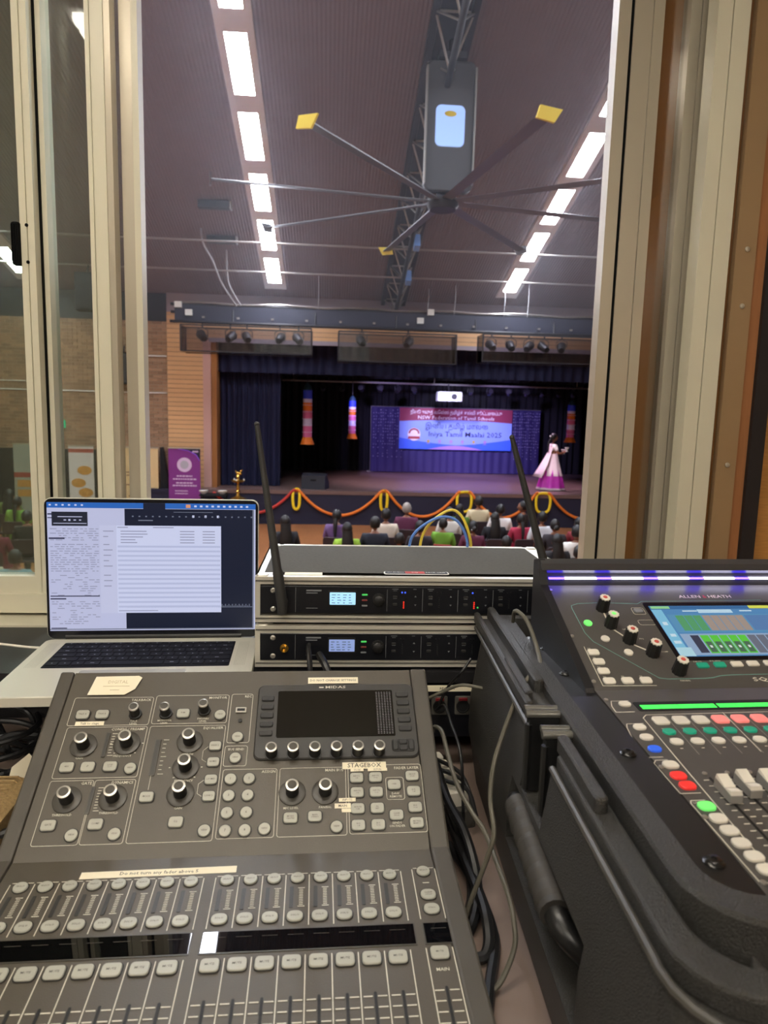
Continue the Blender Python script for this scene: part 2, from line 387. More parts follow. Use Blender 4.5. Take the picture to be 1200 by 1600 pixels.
plain('sash_gasket', (0.744, 0.80, 1.47, 1.52, 2.6, WT), m_gasket, win)
stile('window_jamb', 0.720, 0.784, 1.41, 1.45, m_cream, z0=2.6, z1=4.2, groove=0.750)
plain('track', (-1.6, 0.72, 1.39, 1.545, 2.645, WB), m_cream, win)
plain('track', (-1.6, 0.72, 1.39, 1.40, WB, 2.682), m_cream, win)
plain('head_rail', (-1.62, 0.8, 1.40, 1.545, 4.0, 4.06), m_cream, win)
stile('window_jamb', -1.62, -1.59, 1.40, 1.545, m_cream)
sill = struct(plain('window_sill', (-1.7, 0.72, 1.33, 1.545, 2.60, 2.6385), m_cream), 'cream sill board behind the laptop')
# latch on the left sash
lt = MB(); lt.box(-0.583, -0.568, 1.392, 1.412, 3.30, 3.375, ch=0.004)
for k in range(3): lt.box(-0.581+k*0.004, -0.5795+k*0.004, 1.389, 1.393, 3.305, 3.37)
la = lt.build('latch', m_gasket, win)
for zz in (3.371, 3.306):
    MB().lathe([(0.0032, 0), (0.0032, 0.001), (0, 0.0012)], 10, mtx=T(-0.557, 1.40, zz) @ RX(rad(90))).build('latch_screw', m_gasket, win)

# ------------------------------------------------------------------ booth ceiling battens (the lamps of the booth, one of them added)
def batten(loc, rz, label, m):
    t = thing('ceiling_batten', label, 'ceiling light', loc, rz, 'booth ceiling battens')
    MB().box(-0.62, 0.62, -0.11, 0.11, -0.02, 0.0).build('housing', m_white, t)
    for k in (-1, 0, 1):
        MB().box(-0.6, 0.6, k*0.065-0.022, k*0.065+0.022, -0.045, -0.02).build('tube_light', m, t)
    return t
batten((-0.2, 0.42, BC), 0, 'white batten light on the booth ceiling above the mixers', m_lampfront)
batten((-2.9, -1.2, BC), rad(90), 'white batten light along the left wall of the booth ceiling', m_lampwhite)
batten((-0.4, -1.5, BC), 0, 'added white batten light, unseen, on the booth ceiling behind the operator', m_lampwhite)  # unseen batten, added to brighten the window frames
batten((0.9, -2.9, BC), 0, 'white batten light on the booth ceiling by the right wall', m_lampwhite)
MT0 = Matrix(((0, 0, 1, 0), (1, 0, 0, 0), (0, 1, 0, 0), (0, 0, 0, 1)))
# ------------------------------------------------------------------ hall light strips on the sloping ceiling
SL = -math.atan(0.29); CS = math.cos(SL)
def strip(xc, w, label, starts):
    t = thing('light_strip', label, 'ceiling light', (xc, 19.5, 5.93)); t.rotation_euler = (SL, 0, 0)
    yl = lambda Y: (Y-19.5)/CS
    ys0, ys1 = yl(2.0), yl(18.75)
    m = MB(); m.box(-w/2, -0.16, ys0, ys1, -0.09, -0.02); m.box(0.16, w/2, ys0, ys1, -0.09, -0.02)
    edges = [ys0]
    for s in starts: edges += [yl(s), yl(s+1.18)]
    edges.append(ys1)
    for k in range(0, len(edges), 2):
        if edges[k+1] > edges[k]: m.box(-0.16, 0.16, edges[k], edges[k+1], -0.085, -0.02)
    m.build('trough', m_trough, t)
    for s in starts: MB().box(-0.158, 0.158, yl(s)+0.003, yl(s+1.18)-0.003, -0.075, -0.055).build('diffuser', m_halllamp, t)
st = [3.24, 4.8, 6.36, 7.92, 9.46, 11.03, 12.60, 14.18, 15.70, 17.25]
strip(-1.42, 0.54, 'long ceiling light strip of bright panels at the left of the hall fan', st)
strip(-7.45, 0.54, 'far left ceiling light strip seen as a bright bar in the left pane', st)
strip(4.50, 0.54, 'long ceiling light strip of bright panels at the right of the hall fan', st)

# ------------------------------------------------------------------ roof truss
t = thing('roof_truss', 'dark steel lattice truss running down the middle of the hall ceiling', 'truss', (1.62, 19.5, 5.93)); t.rotation_euler = (SL, 0, 0)
L0 = -17.4
for x in (-0.27, 0.27): MB().box(x-0.05, x+0.05, L0, 0.2, -0.11, -0.01).build('top_chord', m_steel_dark, t)
MB().box(-0.2, 0.2, L0, 0.2, -0.03, -0.005).build('cover_plate', m_steel_dark, t)
MB().tube([(0, L0, -0.62), (0, -0.3, -0.62)], 0.05, 10).build('bottom_chord', m_steel_dark, t)
wb = MB(); y = -0.4; k = 0
while y > L0+0.9:
    for x in (-0.27, 0.27): wb.bar((x, y, -0.06), (0, y-0.45, -0.62), 0.018); wb.bar((0, y-0.45, -0.62), (x, y-0.9, -0.06), 0.018)
    wb.bar((-0.27, y, -0.06), (0.27, y, -0.06), 0.018); y -= 0.9
wb.build('web', m_steel, t)
for yy in (-4.3, -2.75): MB().box(0.05, 0.17, yy-0.12, yy+0.12, -0.75, -0.5).build('blue_plate', mat('pale_blue', (110, 150, 215), 0.5), t)

# ------------------------------------------------------------------ big hall fan and a phone reflection built as a hanging box
m_fan = mat('fan_aluminium', (104, 104, 108), 0.4, 0.5); m_yellow = mat('yellow_winglet', (226, 200, 62), 0.5)
m_reflbody = mat('grey_reflection_body', (72, 74, 78), 0.5, noise=0.08, nscale=4); m_refledge = mat('reflection_edge', (150, 150, 146), 0.35, 0.3)
m_bluerefl = mat('pale_blue_reflection', (150, 190, 245), 0.4, emit=(165, 195, 245), estr=0.6)  # emission stands in for the reflection of a phone screen
t = thing('ceiling_fan', 'huge eight-bladed hall fan with yellow blade tips', 'fan', (1.65, 11.2, 6.2), rad(10))
hub = MB(); hub.lathe([(0.0, -0.1), (0.2, -0.1), (0.24, -0.04), (0.24, 0.05), (0.12, 0.1), (0.08, 0.2), (0, 0.2)], 20); hub.build('hub', m_steel_dark, t)
bl = MB(); bl.loft([[(0.2, -0.09, 0.02), (0.2, 0.07, -0.005), (0.2, 0.07, 0.012), (0.2, -0.02, 0.045)], [(3.4, -0.09, 0.01), (3.4, 0.07, -0.015), (3.4, 0.07, 0.0), (3.4, -0.02, 0.03)]])
ble = bl.data('blade', m_fan)
wl = MB(); wl.prism([(-0.14, -0.05), (0.07, -0.08), (0.16, 0.06), (-0.1, 0.08)], 3.40, 3.43, mtx=Matrix(((0, 0, 1, 0), (1, 0, 0, 0), (0, 1, 0, 0), (0, 0, 0, 1))))
wle = wl.data('winglet', m_yellow); wld = wl.data('winglet', m_fan)
for k in range(8):
    place('blade', ble, t, RZ(rad(45*k)))
    place('winglet', wle if k in (2, 5, 6) else wld, t, RZ(rad(45*k)))
t = thing('phone_reflection', 'tall grey stand-in for a phone reflection over the fan, with glowing pale blue plate', 'reflection', (1.68, 11.0, 6.3))  # reflection of a phone given a solid hanging shape
h = MB(); h.rprism(rrect(-0.36, 0.36, 0, 1.8, 0.1, 5), -0.02, 0.1, 0.02, mtx=RX(rad(90))@T(0, 0, -0.04)); h.build('shell', m_reflbody, t)
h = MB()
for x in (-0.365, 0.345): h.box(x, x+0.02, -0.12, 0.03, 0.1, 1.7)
h.build('edge_strip', m_refledge, t)
h = MB(); h.rprism(rrect(-0.215, 0.215, 0.62, 1.19, 0.08, 5), 0.06, 0.075, 0.005, mtx=RX(rad(90))); pl = h.build('reflection_plate', m_bluerefl, t)
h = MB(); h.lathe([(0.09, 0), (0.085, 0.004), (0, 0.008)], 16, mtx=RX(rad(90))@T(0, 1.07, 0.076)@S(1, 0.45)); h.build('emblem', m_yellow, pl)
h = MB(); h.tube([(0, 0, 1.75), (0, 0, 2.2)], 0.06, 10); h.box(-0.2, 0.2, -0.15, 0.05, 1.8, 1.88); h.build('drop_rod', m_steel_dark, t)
h = MB(); h.tube([(-0.03, 0.1, 0.08), (-0.03, 0.2, 0.05), (-0.03, 0.2, -0.05)], 0.05, 8); h.build('hub_link', m_steel_dark, t)

# ------------------------------------------------------------------ tie rods, conduits, small ceiling gear
def rod(y, z, r, label):
    o = MB().tube([(-10.5, y, z), (13.7, y, z)], r, 8).build('tie_rod', m_steel, None); tag(o, label, 'tie rod', 'tie rods across the hall')
rod(15.5, 6.46, 0.022, 'upper thin steel rod across the hall just below the fan blades')
rod(17.0, 6.15, 0.022, 'lower thin steel rod across the hall above the lighting bar')
def cable3(name, pts, r, m, label, cat='cable', n=6, seg=8, group=None):
    return tag(MB().tube(spline(pts, n), r, seg).build(name, m, None), label, cat, group)
m_conduit = mat('grey_conduit', (150, 148, 150), 0.5)
cable3('conduit', [(-2.83, 16.2, 6.86), (-2.83, 16.3, 6.72), (-2.8, 16.4, 6.55), (-2.66, 16.6, 6.3), (-2.62, 17.0, 6.12), (-2.55, 17.4, 5.9), (-2.3, 17.9, 5.5)], 0.02, m_conduit, 'grey conduit drooping from the ceiling at the left light strip')
cable3('conduit', [(-2.4, 17.0, 6.6), (-2.42, 17.2, 6.2), (-2.4, 17.5, 5.9), (-2.2, 17.9, 5.52)], 0.018, m_conduit, 'second grey conduit hanging beside the drooping one')
for i, (x, y) in enumerate(((-2.35, 15.2), (-2.4, 16.5))):
    t = thing('ceiling_box', ('dark box under the ceiling left of the light strip, the upper one', 'dark box under the ceiling left of the light strip, the lower one')[i], 'ceiling box', (x, y, ceil_z(y)-0.02))
    MB().box(-0.35, 0.28, -0.1, 0.1, -0.14, 0.0, ch=0.02).build('casing', m_steel_dark, t); MB().box(0.28, 0.31, -0.1, 0.1, -0.15, 0).build('end_plate', m_conduit, t)
for i, (x, z1) in enumerate(((-0.33, 6.3), (2.38, 6.1), (3.05, 6.2), (4.3, 6.1), (4.9, 6.3))):
    cable3('hanging_wire', [(x, 18.0, z1), (x+0.01, 18.0, 5.9), (x-0.01, 18.0, 5.5)], 0.01, m_conduit, 'thin wire dropping to the lighting bar, number %s from the left' % ('one', 'two', 'three', 'four', 'five')[i], 'wire', 3, 6)

# ------------------------------------------------------------------ lighting bar with clear safety baskets and lamps
m_clear = glass('smoky_acrylic', (0.80, 0.79, 0.82), 0.0); m_lens = mat('lamp_lens', (200, 200, 215), 0.15, emit=(200, 205, 240), estr=0.25)
t = thing('lighting_bar', 'dark lighting bar spanning the hall in front of the stage', 'lighting bar', (1.5, 18.0, 5.1))
for z, y, n in ((0.42, 0.1, 'upper_pipe'), (0.24, 0.12, 'middle_pipe'), (0.0, 0, 'lower_pipe')): MB().tube([(-5.4, y, z), (6.6, y, z)], 0.035, 10).build(n, m_steel_dark, t)
MB().box(-5.3, 6.6, 0.06, 0.16, 0.03, 0.40).build('cable_tray', mat('blue_grey_tray', (38, 40, 58), 0.5), t)
lp = MB(); lp.tube(spline([(-5.2+k*0.6, 0.05, 0.46+0.02*math.sin(k*1.9)) for k in range(20)], 4), 0.025, 6); lp.build('loose_cable', m_steel, t)
for x in (-3.9, -1.9, 0.1, 2.1, 4.1, 5.8): MB().bar((x, 0, 0), (x, 0.1, 0.42), 0.02).build('hanger', m_steel_dark, t)
for x, z in ((-5.2, 0.4), (-4.95, 0.22), (0.95, 0.43), (0.7, 0.22)): MB().box(x-0.08, x+0.08, -0.05, 0.05, z-0.07, z+0.07).build('white_tag', m_white, t)
for x in [-4.6+k*0.83 for k in range(13)]: MB().box(x-0.03, x+0.03, -0.05, 0.02, 0.1, 0.14).build('clamp', m_steel, t)
def basket(x0, x1, z0, z1, label):
    t = thing('lamp_basket', label, 'safety basket', ((x0+x1)/2, 17.95, z1), 0, 'clear baskets under the lighting bar'); a = (x1-x0)/2; h = z0-z1
    for nm, y in (('front_panel', -0.32), ('back_panel', 0.32)): MB().box(-a, a, y-0.004, y+0.004, h, 0).build(nm, m_clear, t)
    MB().box(-a, a, -0.32, 0.32, h, h+0.008).build('floor_panel', m_clear, t)
    for nm, x in (('end_panel', -a), ('end_panel', a)): MB().box(x-0.004, x+0.004, -0.32, 0.32, h, 0).build(nm, m_clear, t)
    e = MB()
    for y in (-0.32, 0.32):
        e.box(-a, a, y-0.015, y+0.015, h-0.01, h+0.02); e.box(-a, a, y-0.015, y+0.015, -0.02, 0.01)
        for x in (-a, a): e.box(x-0.015, x+0.015, y-0.015, y+0.015, h, 0)
    e.build('frame', m_steel_dark, t)
    for x in (-a*0.8, a*0.8): MB().bar((x, 0.05, -0.01), (x, 0.05, 5.07-z1), 0.012).build('hook', m_steel, t)
    return t
basket(-3.58, -0.48, 4.38, 5.0, 'long clear basket with four lamps at the left of the lighting bar')
basket(0.18, 3.06, 4.26, 4.97, 'clear basket in the middle of the lighting bar')
basket(3.72, 7.0, 4.36, 5.02, 'clear basket with lamps at the right of the lighting bar')
# stage spotlights: can, yoke, lens; parts shared
can = MB(); can.lathe([(0, -0.16), (0.07, -0.16), (0.1, -0.1), (0.1, 0.1), (0.115, 0.12), (0.115, 0.15), (0.1, 0.15)], 14, mtx=RX(rad(-65))); can_me = can.data('can', m_steel_dark)
lens = MB(); lens.lathe([(0.1, 0.125), (0.06, 0.14), (0, 0.145)], 14, mtx=RX(rad(-65))); lens_me = lens.data('lens', m_lens)
yk = MB(); yk.tube([(-0.13, 0, 0), (-0.13, 0, 0.15), (0, 0, 0.22), (0.13, 0, 0.15), (0.13, 0, 0)], 0.012, 6); yk.tube([(0, 0, 0.22), (0, 0, 0.3)], 0.02, 6); yk_me = yk.data('yoke', m_steel_dark)
def spot(x, y, z, rz, label, group, s=1.0, beam=None):
    t = thing('stage_spotlight', label, 'spotlight', (x, y, z-0.3*s), rz, group); t.scale = (s, s, s)
    place('can', can_me, t); place('lens', lens_me, t); place('yoke', yk_me, t)
    if beam:
        col, power, tgt, size = beam
        l = bpy.data.lights.new('beam', 'SPOT'); l.color = col; l.energy = power; l.spot_size = rad(size); l.spot_blend = 0.6; l.shadow_soft_size = 0.1
        o = bpy.data.objects.new('beam', l); C.objects.link(o); src = Vector((x, y+0.3*s, z-0.42*s)); o.location = src
        o.rotation_euler = (Vector(tgt)-src).to_track_quat('-Z', 'Y').to_euler()
    return t
g = 'spotlights inside the clear baskets'
A_ = [(-3.12, 0.5, 'first spotlight from the left in the left clear basket'), (-2.45, -0.3, 'second spotlight from the left in the left clear basket'), (-2.05, 0.3, 'third spotlight from the left in the left clear basket'), (-1.25, -0.2, 'fourth spotlight from the left in the left clear basket'), (-0.8, 0.4, 'rightmost spotlight of the left clear basket'),
      (0.75, 0.2, 'left spotlight of the middle clear basket'), (1.9, -0.4, 'right spotlight of the middle clear basket'),
      (4.0, 0.2, 'first spotlight from the left in the right clear basket'), (4.5, 0.0, 'second spotlight from the left in the right clear basket'), (4.95, -0.6, 'third spotlight from the left in the right clear basket'), (5.35, 0.3, 'fourth spotlight from the left in the right clear basket'), (5.8, -0.3, 'fifth spotlight from the left in the right clear basket')]
beams = {8: ((1.0, 0.80, 0.92), STAGE_SPOT*1.6, (6.55, 20.36, 1.6), 14)}
for i, (x, rz, lb) in enumerate(A_): spot(x, 17.95, 5.06, rz, lb, g, 1.0, beams.get(i))
t = thing('stage_bar', 'thin lighting pipe over the back of the stage', 'lighting bar', (3.4, 23.5, 4.0)); MB().tube([(-5.0, 0, 0), (5.2, 0, 0)], 0.03, 8).build('pipe', m_steel, t)
for x in (-4.6, 0, 4.8): MB().bar((x, 0, 0), (x, 0, 2.595), 0.012).build('drop_wire', m_steel, t)
for i, x in enumerate((-0.24, 0.38, 1.0, 1.62, 2.2, 2.75, 4.62, 5.25, 5.9, 6.5, 7.05, 7.6, 8.1)):
    spot(x, 23.5, 4.0, PI+0.3*math.sin(i*2.1), 'small round spotlight on the stage pipe, %s from the left' % ('first', 'second', 'third', 'fourth', 'fifth', 'sixth', 'seventh', 'eighth', 'ninth', 'tenth', 'eleventh', 'twelfth', 'thirteenth')[i], 'round spotlights on the stage pipe', 0.75)
t = thing('stage_bar', 'added lighting pipe hidden just behind the valance', 'lighting bar', (3.0, 20.6, 4.6)); MB().tube([(-5.0, 0, 0), (5.2, 0, 0)], 0.03, 8).build('pipe', m_steel, t)  # unseen pipe and its spotlights, added to light backdrop and stage floor
for x in (-4.6, 0, 4.8): MB().bar((x, 0, 0), (x, 0, 1.995), 0.012).build('drop_wire', m_steel, t)
for x, col, p_, tg, sz, lb in ((0.6, (0.5, 0.42, 1.0), 1.0, (3.0, 25.3, 1.9), 60, 'first added spotlight from the left behind the valance'), (3.2, (0.62, 0.6, 1.0), 1.3, (4.5, 25.3, 2.3), 50, 'second added spotlight from the left behind the valance'), (5.0, (0.5, 0.42, 1.0), 1.0, (6.2, 25.3, 1.9), 60, 'third added spotlight from the left behind the valance'), (2.0, (1.0, 0.72, 0.85), 0.55, (2.6, 21.8, 0.92), 100, 'fourth added spotlight from the left behind the valance'), (6.2, (1.0, 0.66, 0.95), 0.6, (5.6, 21.6, 0.92), 100, 'rightmost added spotlight behind the valance')):
    spot(x, 20.6, 4.6, 0, lb, 'added spotlights hidden behind the valance', 1.0, (col, STAGE_SPOT*p_, tg, sz))
t = thing('projector', 'white projector hanging from the stage pipe above the banner', 'projector', (3.87, 23.3, 3.46))
MB().box(-0.4, 0.4, -0.25, 0.25, 0, 0.3, ch=0.05).build('casing', m_white, t)
MB().lathe([(0.09, 0), (0.09, 0.04), (0.06, 0.05), (0, 0.03)], 14, mtx=T(0.12, -0.25, 0.15)@RX(rad(90))).build('lens', m_steel_dark, t)
v_ = MB()
for k in range(5): v_.box(-0.34+k*0.05, -0.31+k*0.05, -0.256, -0.25, 0.07, 0.22)
v_.build('vent', m_steel, t); MB().tube([(0, 0, 0.3), (0, 0.2, 0.54)], 0.03, 8).build('bracket', m_steel_dark, t)

# ------------------------------------------------------------------ curtains
m_valance = mat('navy_valance', (18, 22, 54), 0.9)
def curtain(name, x0, x1, z0, z1, y, folds, amp, m, label, cat='curtain', hem=0.0):
    b = MB(); n = folds*8; v = []; f = []
    for j, z in enumerate((z0, z0+0.08, (z0+z1)/2, z1)):
        for i in range(n+1):
            u = i/n; a = amp*(1.0, 1.0, 0.85, 0.6)[j]
            v.append((x0+(x1-x0)*u+0.3*a*math.sin(u*folds*2*PI*0.5+1), y+a*math.sin(u*folds*2*PI+0.8*math.sin(u*folds*1.3)), z))
    for j in range(3):
        for i in range(n): f.append((j*(n+1)+i, j*(n+1)+i+1, (j+1)*(n+1)+i+1, (j+1)*(n+1)+i))
    b.add(v, f, 0, None, True); b.box(x0, x1, y-0.02, y+0.05, z1-0.04, z1)
    return tag(b.build(name, m, None, ang=80), label, cat)
curtain('stage_curtain', -3.18, -1.36, SZ+0.01, 4.3, 20.0, 13, 0.06, m_navy, 'navy blue velvet curtain drawn to the left of the stage')
curtain('valance', -3.1, 8.6, 4.02, 4.86, 19.75, 44, 0.045, m_valance, 'navy pleated valance across the top of the stage', 'valance')
curtain('black_drape', -1.7, 9.3, SZ+0.01, 5.4, 25.9, 46, 0.07, m_black, 'black back drape behind the purple backdrop')
curtain('black_drape', 8.1, 9.3, SZ+0.01, 5.0, 21.4, 8, 0.06, m_black, 'black side drape at the right of the stage')
curtain('black_drape', -3.3, -1.5, SZ+0.01, 5.0, 22.2, 10, 0.06, m_black, 'black side drape behind the navy curtain')
curtain('border_drape', -3.3, 9.3, 4.15, 6.6, 24.0, 40, 0.05, m_black, 'black border drape above the stage pipe', 'drape')

# ------------------------------------------------------------------ backdrop and banner
m_purple = mat('purple_cloth', (38, 27, 86), 0.7, noise=0.1, nscale=2, sheen=0.2)
bd = curtain('backdrop_cloth', 1.46, 7.58, SZ+0.02, 3.24, 25.4, 22, 0.02, m_purple, 'purple glittering cloth backdrop at the back of the stage', 'backdrop')
gl = MB()
for k in range(26):
    u = k/25; x = (1.55+1.05*u*2) if u < 0.5 else (6.55+0.98*(u-0.5)*2)
    nn = 12 if k % 2 else 16
    for j in range(nn):
        if random.random() < 0.75: gl.sphere((x+random.uniform(-0.01, 0.01), 25.36, 3.15-j*0.11-random.random()*0.03), 0.013, 5, 3)
q = gl.build('glitter_dots', mat('silver_glitter', (190, 180, 220), 0.3, emit=(190, 180, 230), estr=0.12), bd); q['kind'] = 'stuff'
fr = MB()
for x in (1.46, 4.5, 7.6): fr.tube([(x, 25.52, SZ), (x, 25.52, 3.26)], 0.02, 8); fr.box(x-0.12, x+0.12, 25.48, 25.7, SZ, SZ+0.03)
fr.tube([(1.46, 25.52, 3.25), (7.6, 25.52, 3.25)], 0.02, 8)
tag(fr.build('backdrop_stand', m_steel, None), 'steel pipe stand holding up the purple backdrop', 'stand')
t = thing('event_banner', 'blue and maroon printed banner hung on the purple backdrop', 'banner', (4.49, 25.3, 1.78))
m_bblue = mat('banner_blue', (140, 165, 240), 0.5, emit=(110, 130, 235), estr=0.0); m_bblue2 = mat('banner_deep_blue', (62, 105, 235), 0.5); m_bmar = mat('banner_maroon', (140, 40, 72), 0.5); m_bpink = mat('banner_lilac', (170, 130, 230), 0.5)
m_dark = mat('print_navy', (40, 32, 74), 0.5); m_pwhite = mat('print_white', (240, 225, 230), 0.5); m_red = mat('print_red', (170, 60, 60), 0.5); m_gold = mat('print_gold', (190, 160, 70), 0.5)
b = MB(); b.box(-2.03, 2.03, -0.012, 0.012, 0, 1.45); b.build('sheet', m_bblue, t)
b = MB(); n = 24; top = [(-2.03+4.06*i/n, 1.452) for i in range(n+1)]; bot = [(-2.03+4.06*i/n, 1.0+0.07*math.sin(PI*i/n)*1.0-0.02) for i in range(n, -1, -1)]
FX_ = Matrix(((1, 0, 0, 0), (0, 0, -1, 0), (0, 1, 0, 0), (0, 0, 0, 1)))      # x,y on the sheet, z towards the hall
b.prism(top+bot, 0.012, 0.016, mtx=FX_); b.build('maroon_band', m_bmar, t)
b = MB(); b.prism([(-2.03, 0)]+[(-2.03+4.06*i/n, 0.16+0.34*abs(i/n-0.5)**1.5*2) for i in range(n+1)]+[(2.03, 0)], 0.012, 0.015, mtx=FX_); b.build('blue_wave', m_bblue2, t)
b = MB(); b.prism([(-1.0, 0)]+[(-1.0+2.0*i/n, 0.14*math.sin(PI*i/n)) for i in range(n+1)]+[(1.0, 0)], 0.015, 0.018, mtx=FX_); b.build('lilac_wave', m_bpink, t)
b = MB(); letter(b, 'நியூ சவுத் வேல்ஸ் தமிழ்க் கல்வி கூட்டமைப்பு', 0, 1.31, 0.018, 0.17, 0, 3.3, FX_); letter(b, 'NSW Federation of Tamil Schools', 0, 1.12, 0.018, 0.17, 0, 2.75, FX_); b.build('lettering', m_pwhite, t)
b = MB(); letter(b, 'இனிய தமிழ் மாலை', 0.03, 0.82, 0.018, 0.26, 0, 2.25, FX_); letter(b, 'Iniya Tamil Maalai 2025', 0.35, 0.54, 0.018, 0.25, 0, 2.65, FX_); b.build('lettering', m_dark, t)
b = MB(); b.lathe([(0.23, 0), (0.23, 0.006), (0, 0.006)], 20, mtx=FX_@T(-1.5, 0.52, 0.014)); b.build('emblem', m_pwhite, t, ang=20)
b = MB(); b.tube([(0.17*math.cos(a)-1.5, 0.55+0.16*math.sin(a), 0.024) for a in [PI*k/10 for k in range(11)]], 0.03, 6, mtx=FX_); b.prism([(-1.72, 0.36), (-1.28, 0.36), (-1.3, 0.45), (-1.7, 0.45)], 0.02, 0.028, mtx=FX_); b.build('emblem_ring', m_red, t)
for k in range(6):
    b = MB(); b.lathe([(0.055, 0), (0.055, 0.005), (0, 0.005)], 10, mtx=FX_@T(-0.98+0.41*k, 0.29, 0.014)); b.box(-1.04+0.41*k, -0.92+0.41*k, 0.2, 0.215, 0.014, 0.018, mtx=FX_); b.build('small_emblem', m_gold if k in (0, 4) else m_bpink, t, ang=20)

# ------------------------------------------------------------------ hanging cloth tubes over the stage
m_orange = mat('orange_cloth', (232, 120, 30), 0.6); m_or2 = mat('deep_orange_cloth', (205, 95, 30), 0.6); m_mag = mat('magenta_cloth', (225, 110, 160), 0.6); m_blue = mat('royal_blue_cloth', (50, 70, 220), 0.6); m_lav = mat('lavender_cloth', (225, 215, 245), 0.6); m_teal = mat('dark_teal_cloth', (28, 60, 80), 0.6)
def cloth_tube(x, y, ztop, zbot, r, label):
    t = thing('hanging_cloth_tube', label, 'hanging', (x, y, zbot), 0, 'hanging cloth tubes over the stage'); H = ztop-zbot
    prof = [(0.0, 0.12, 1.55, m_orange, 'fringe'), (0.12, 0.30, 1.0, m_mag, 'band'), (0.30, 0.42, 1.0, m_lav, 'band'), (0.42, 0.55, 1.05, m_mag, 'band'), (0.55, 0.68, 1.0, m_orange, 'band'), (0.68, 0.74, 1.0, m_lav, 'band'), (0.74, 0.88, 1.0, m_blue, 'band')]
    for a, b, s, m, n in prof:
        q = MB(); q.lathe([(r*s, a*H), (r, (b-0.002)*H), (r*0.96, b*H)], 14, flute=0.04); q.build(n, m, t)
    q = MB(); q.lathe([(r, 0.88*H), (r*0.8, 0.94*H), (r*0.15, H)], 14); q.build('cap', m_teal, t)
    dd = MB()
    for j in range(5):
        for k in range(7): dd.sphere((r*1.01*math.cos(-2.8+k*0.42), r*1.01*math.sin(-2.8+k*0.42), (0.2+0.11*j)*H), r*0.11, 5, 4)
    dd.build('sequins', m_lav, t)['kind'] = 'stuff'; MB().tube([(0, 0, H-0.01), (0, 0, 6.6-zbot)], 0.008, 5).build('cord', m_steel_dark, t)
cloth_tube(-0.66, 21.0, 3.84, 2.06, 0.135, 'bright long cloth tube with orange fringe hanging left, nearest the navy curtain')
cloth_tube(0.71, 23.0, 3.55, 2.18, 0.115, 'smaller cloth tube with orange fringe hanging left of the backdrop')
cloth_tube(7.9, 23.0, 3.6, 2.22, 0.13, 'dim cloth tube with orange fringe hanging right of the backdrop')

# ------------------------------------------------------------------ wedge monitor, brass lamp, garlands on the stage edge
t = thing('wedge_monitor', 'black wedge loudspeaker lying on the stage beside the navy curtain', 'loudspeaker', (-0.38, 19.55, SZ), rad(-14))
MT = Matrix(((0, 0, 1, 0), (1, 0, 0, 0), (0, 1, 0, 0), (0, 0, 0, 1)))
b = MB(); b.prism([(-0.24, 0), (0.24, 0), (0.24, 0.16), (-0.06, 0.42), (-0.2, 0.36)], -0.33, 0.33, mtx=MT); b.build('cabinet', mat('speaker_black', (30, 32, 42), 0.6), t)
b = MB(); b.prism([(0.245, 0.165), (0.235, 0.16), (-0.055, 0.405), (-0.05, 0.425)], -0.3, 0.3, mtx=MT); b.build('grille', m_steel_dark, t)
MB().box(-0.08, 0.08, -0.215, -0.19, 0.22, 0.27).build('handle', m_gasket, t)
m_brass = mat('brass', (205, 165, 80), 0.25, 0.9)
t = thing('pedestal', 'small black pedestal under the brass lamp', 'pedestal', (-2.36, 18.6, 0)); MB().box(-0.22, 0.22, -0.22, 0.22, 0, 0.7, ch=0.03).build('column', m_black, t)
t = thing('brass_lamp', 'tall brass oil lamp with a peacock top standing before the stage', 'lamp', (-2.36, 18.6, 0.7))
b = MB(); b.lathe([(0.2, 0), (0.2, 0.03), (0.12, 0.06), (0.05, 0.1), (0.035, 0.16), (0.06, 0.2), (0.035, 0.24), (0.05, 0.3), (0.03, 0.36), (0.03, 0.42), (0, 0.42)], 18); b.build('stem', m_brass, t)
b = MB(); b.lathe([(0.03, 0.42), (0.12, 0.45), (0.19, 0.5), (0.18, 0.505), (0.1, 0.47), (0.0, 0.47)], 18); b.build('oil_dish', m_brass, t)
b = MB(); b.lathe([(0.05, 0.47), (0.03, 0.55), (0.06, 0.6), (0.03, 0.65), (0, 0.66)], 14); b.sphere((0.03, 0, 0.68), (0.07, 0.04, 0.05), 10, 6); b.tube([(-0.02, 0, 0.68), (-0.07, 0, 0.76)], [0.03, 0.01], 6); b.tube([(0.06, 0, 0.7), (0.09, 0, 0.77), (0.12, 0, 0.77)], [0.022, 0.02, 0.006], 6); b.build('peacock_finial', m_brass, t)
for k in range(3): MB().sphere((0.15*math.cos(k*2.1+0.3), 0.15*math.sin(k*2.1+0.3), 0.515), (0.02, 0.02, 0.03), 6, 5).build('flame_wick', m_white, t)
m_gor = mat('marigold_orange', (228, 120, 34), 0.7, noise=0.2, nscale=30); m_gred = mat('garland_red', (190, 55, 45), 0.7, noise=0.2, nscale=30); m_gyel = mat('marigold_yellow', (244, 205, 30), 0.7, noise=0.2, nscale=30)
def beads(pts, r, m, name, label, cat, group):
    P = spline(pts, 10); b = MB(); rr = [r*(1+0.18*(i % 2)) for i in range(len(P))]; b.tube(P, rr, 8)
    return tag(b.build(name, m, None), label, cat, group)
gp = 'flower garlands along the stage front'
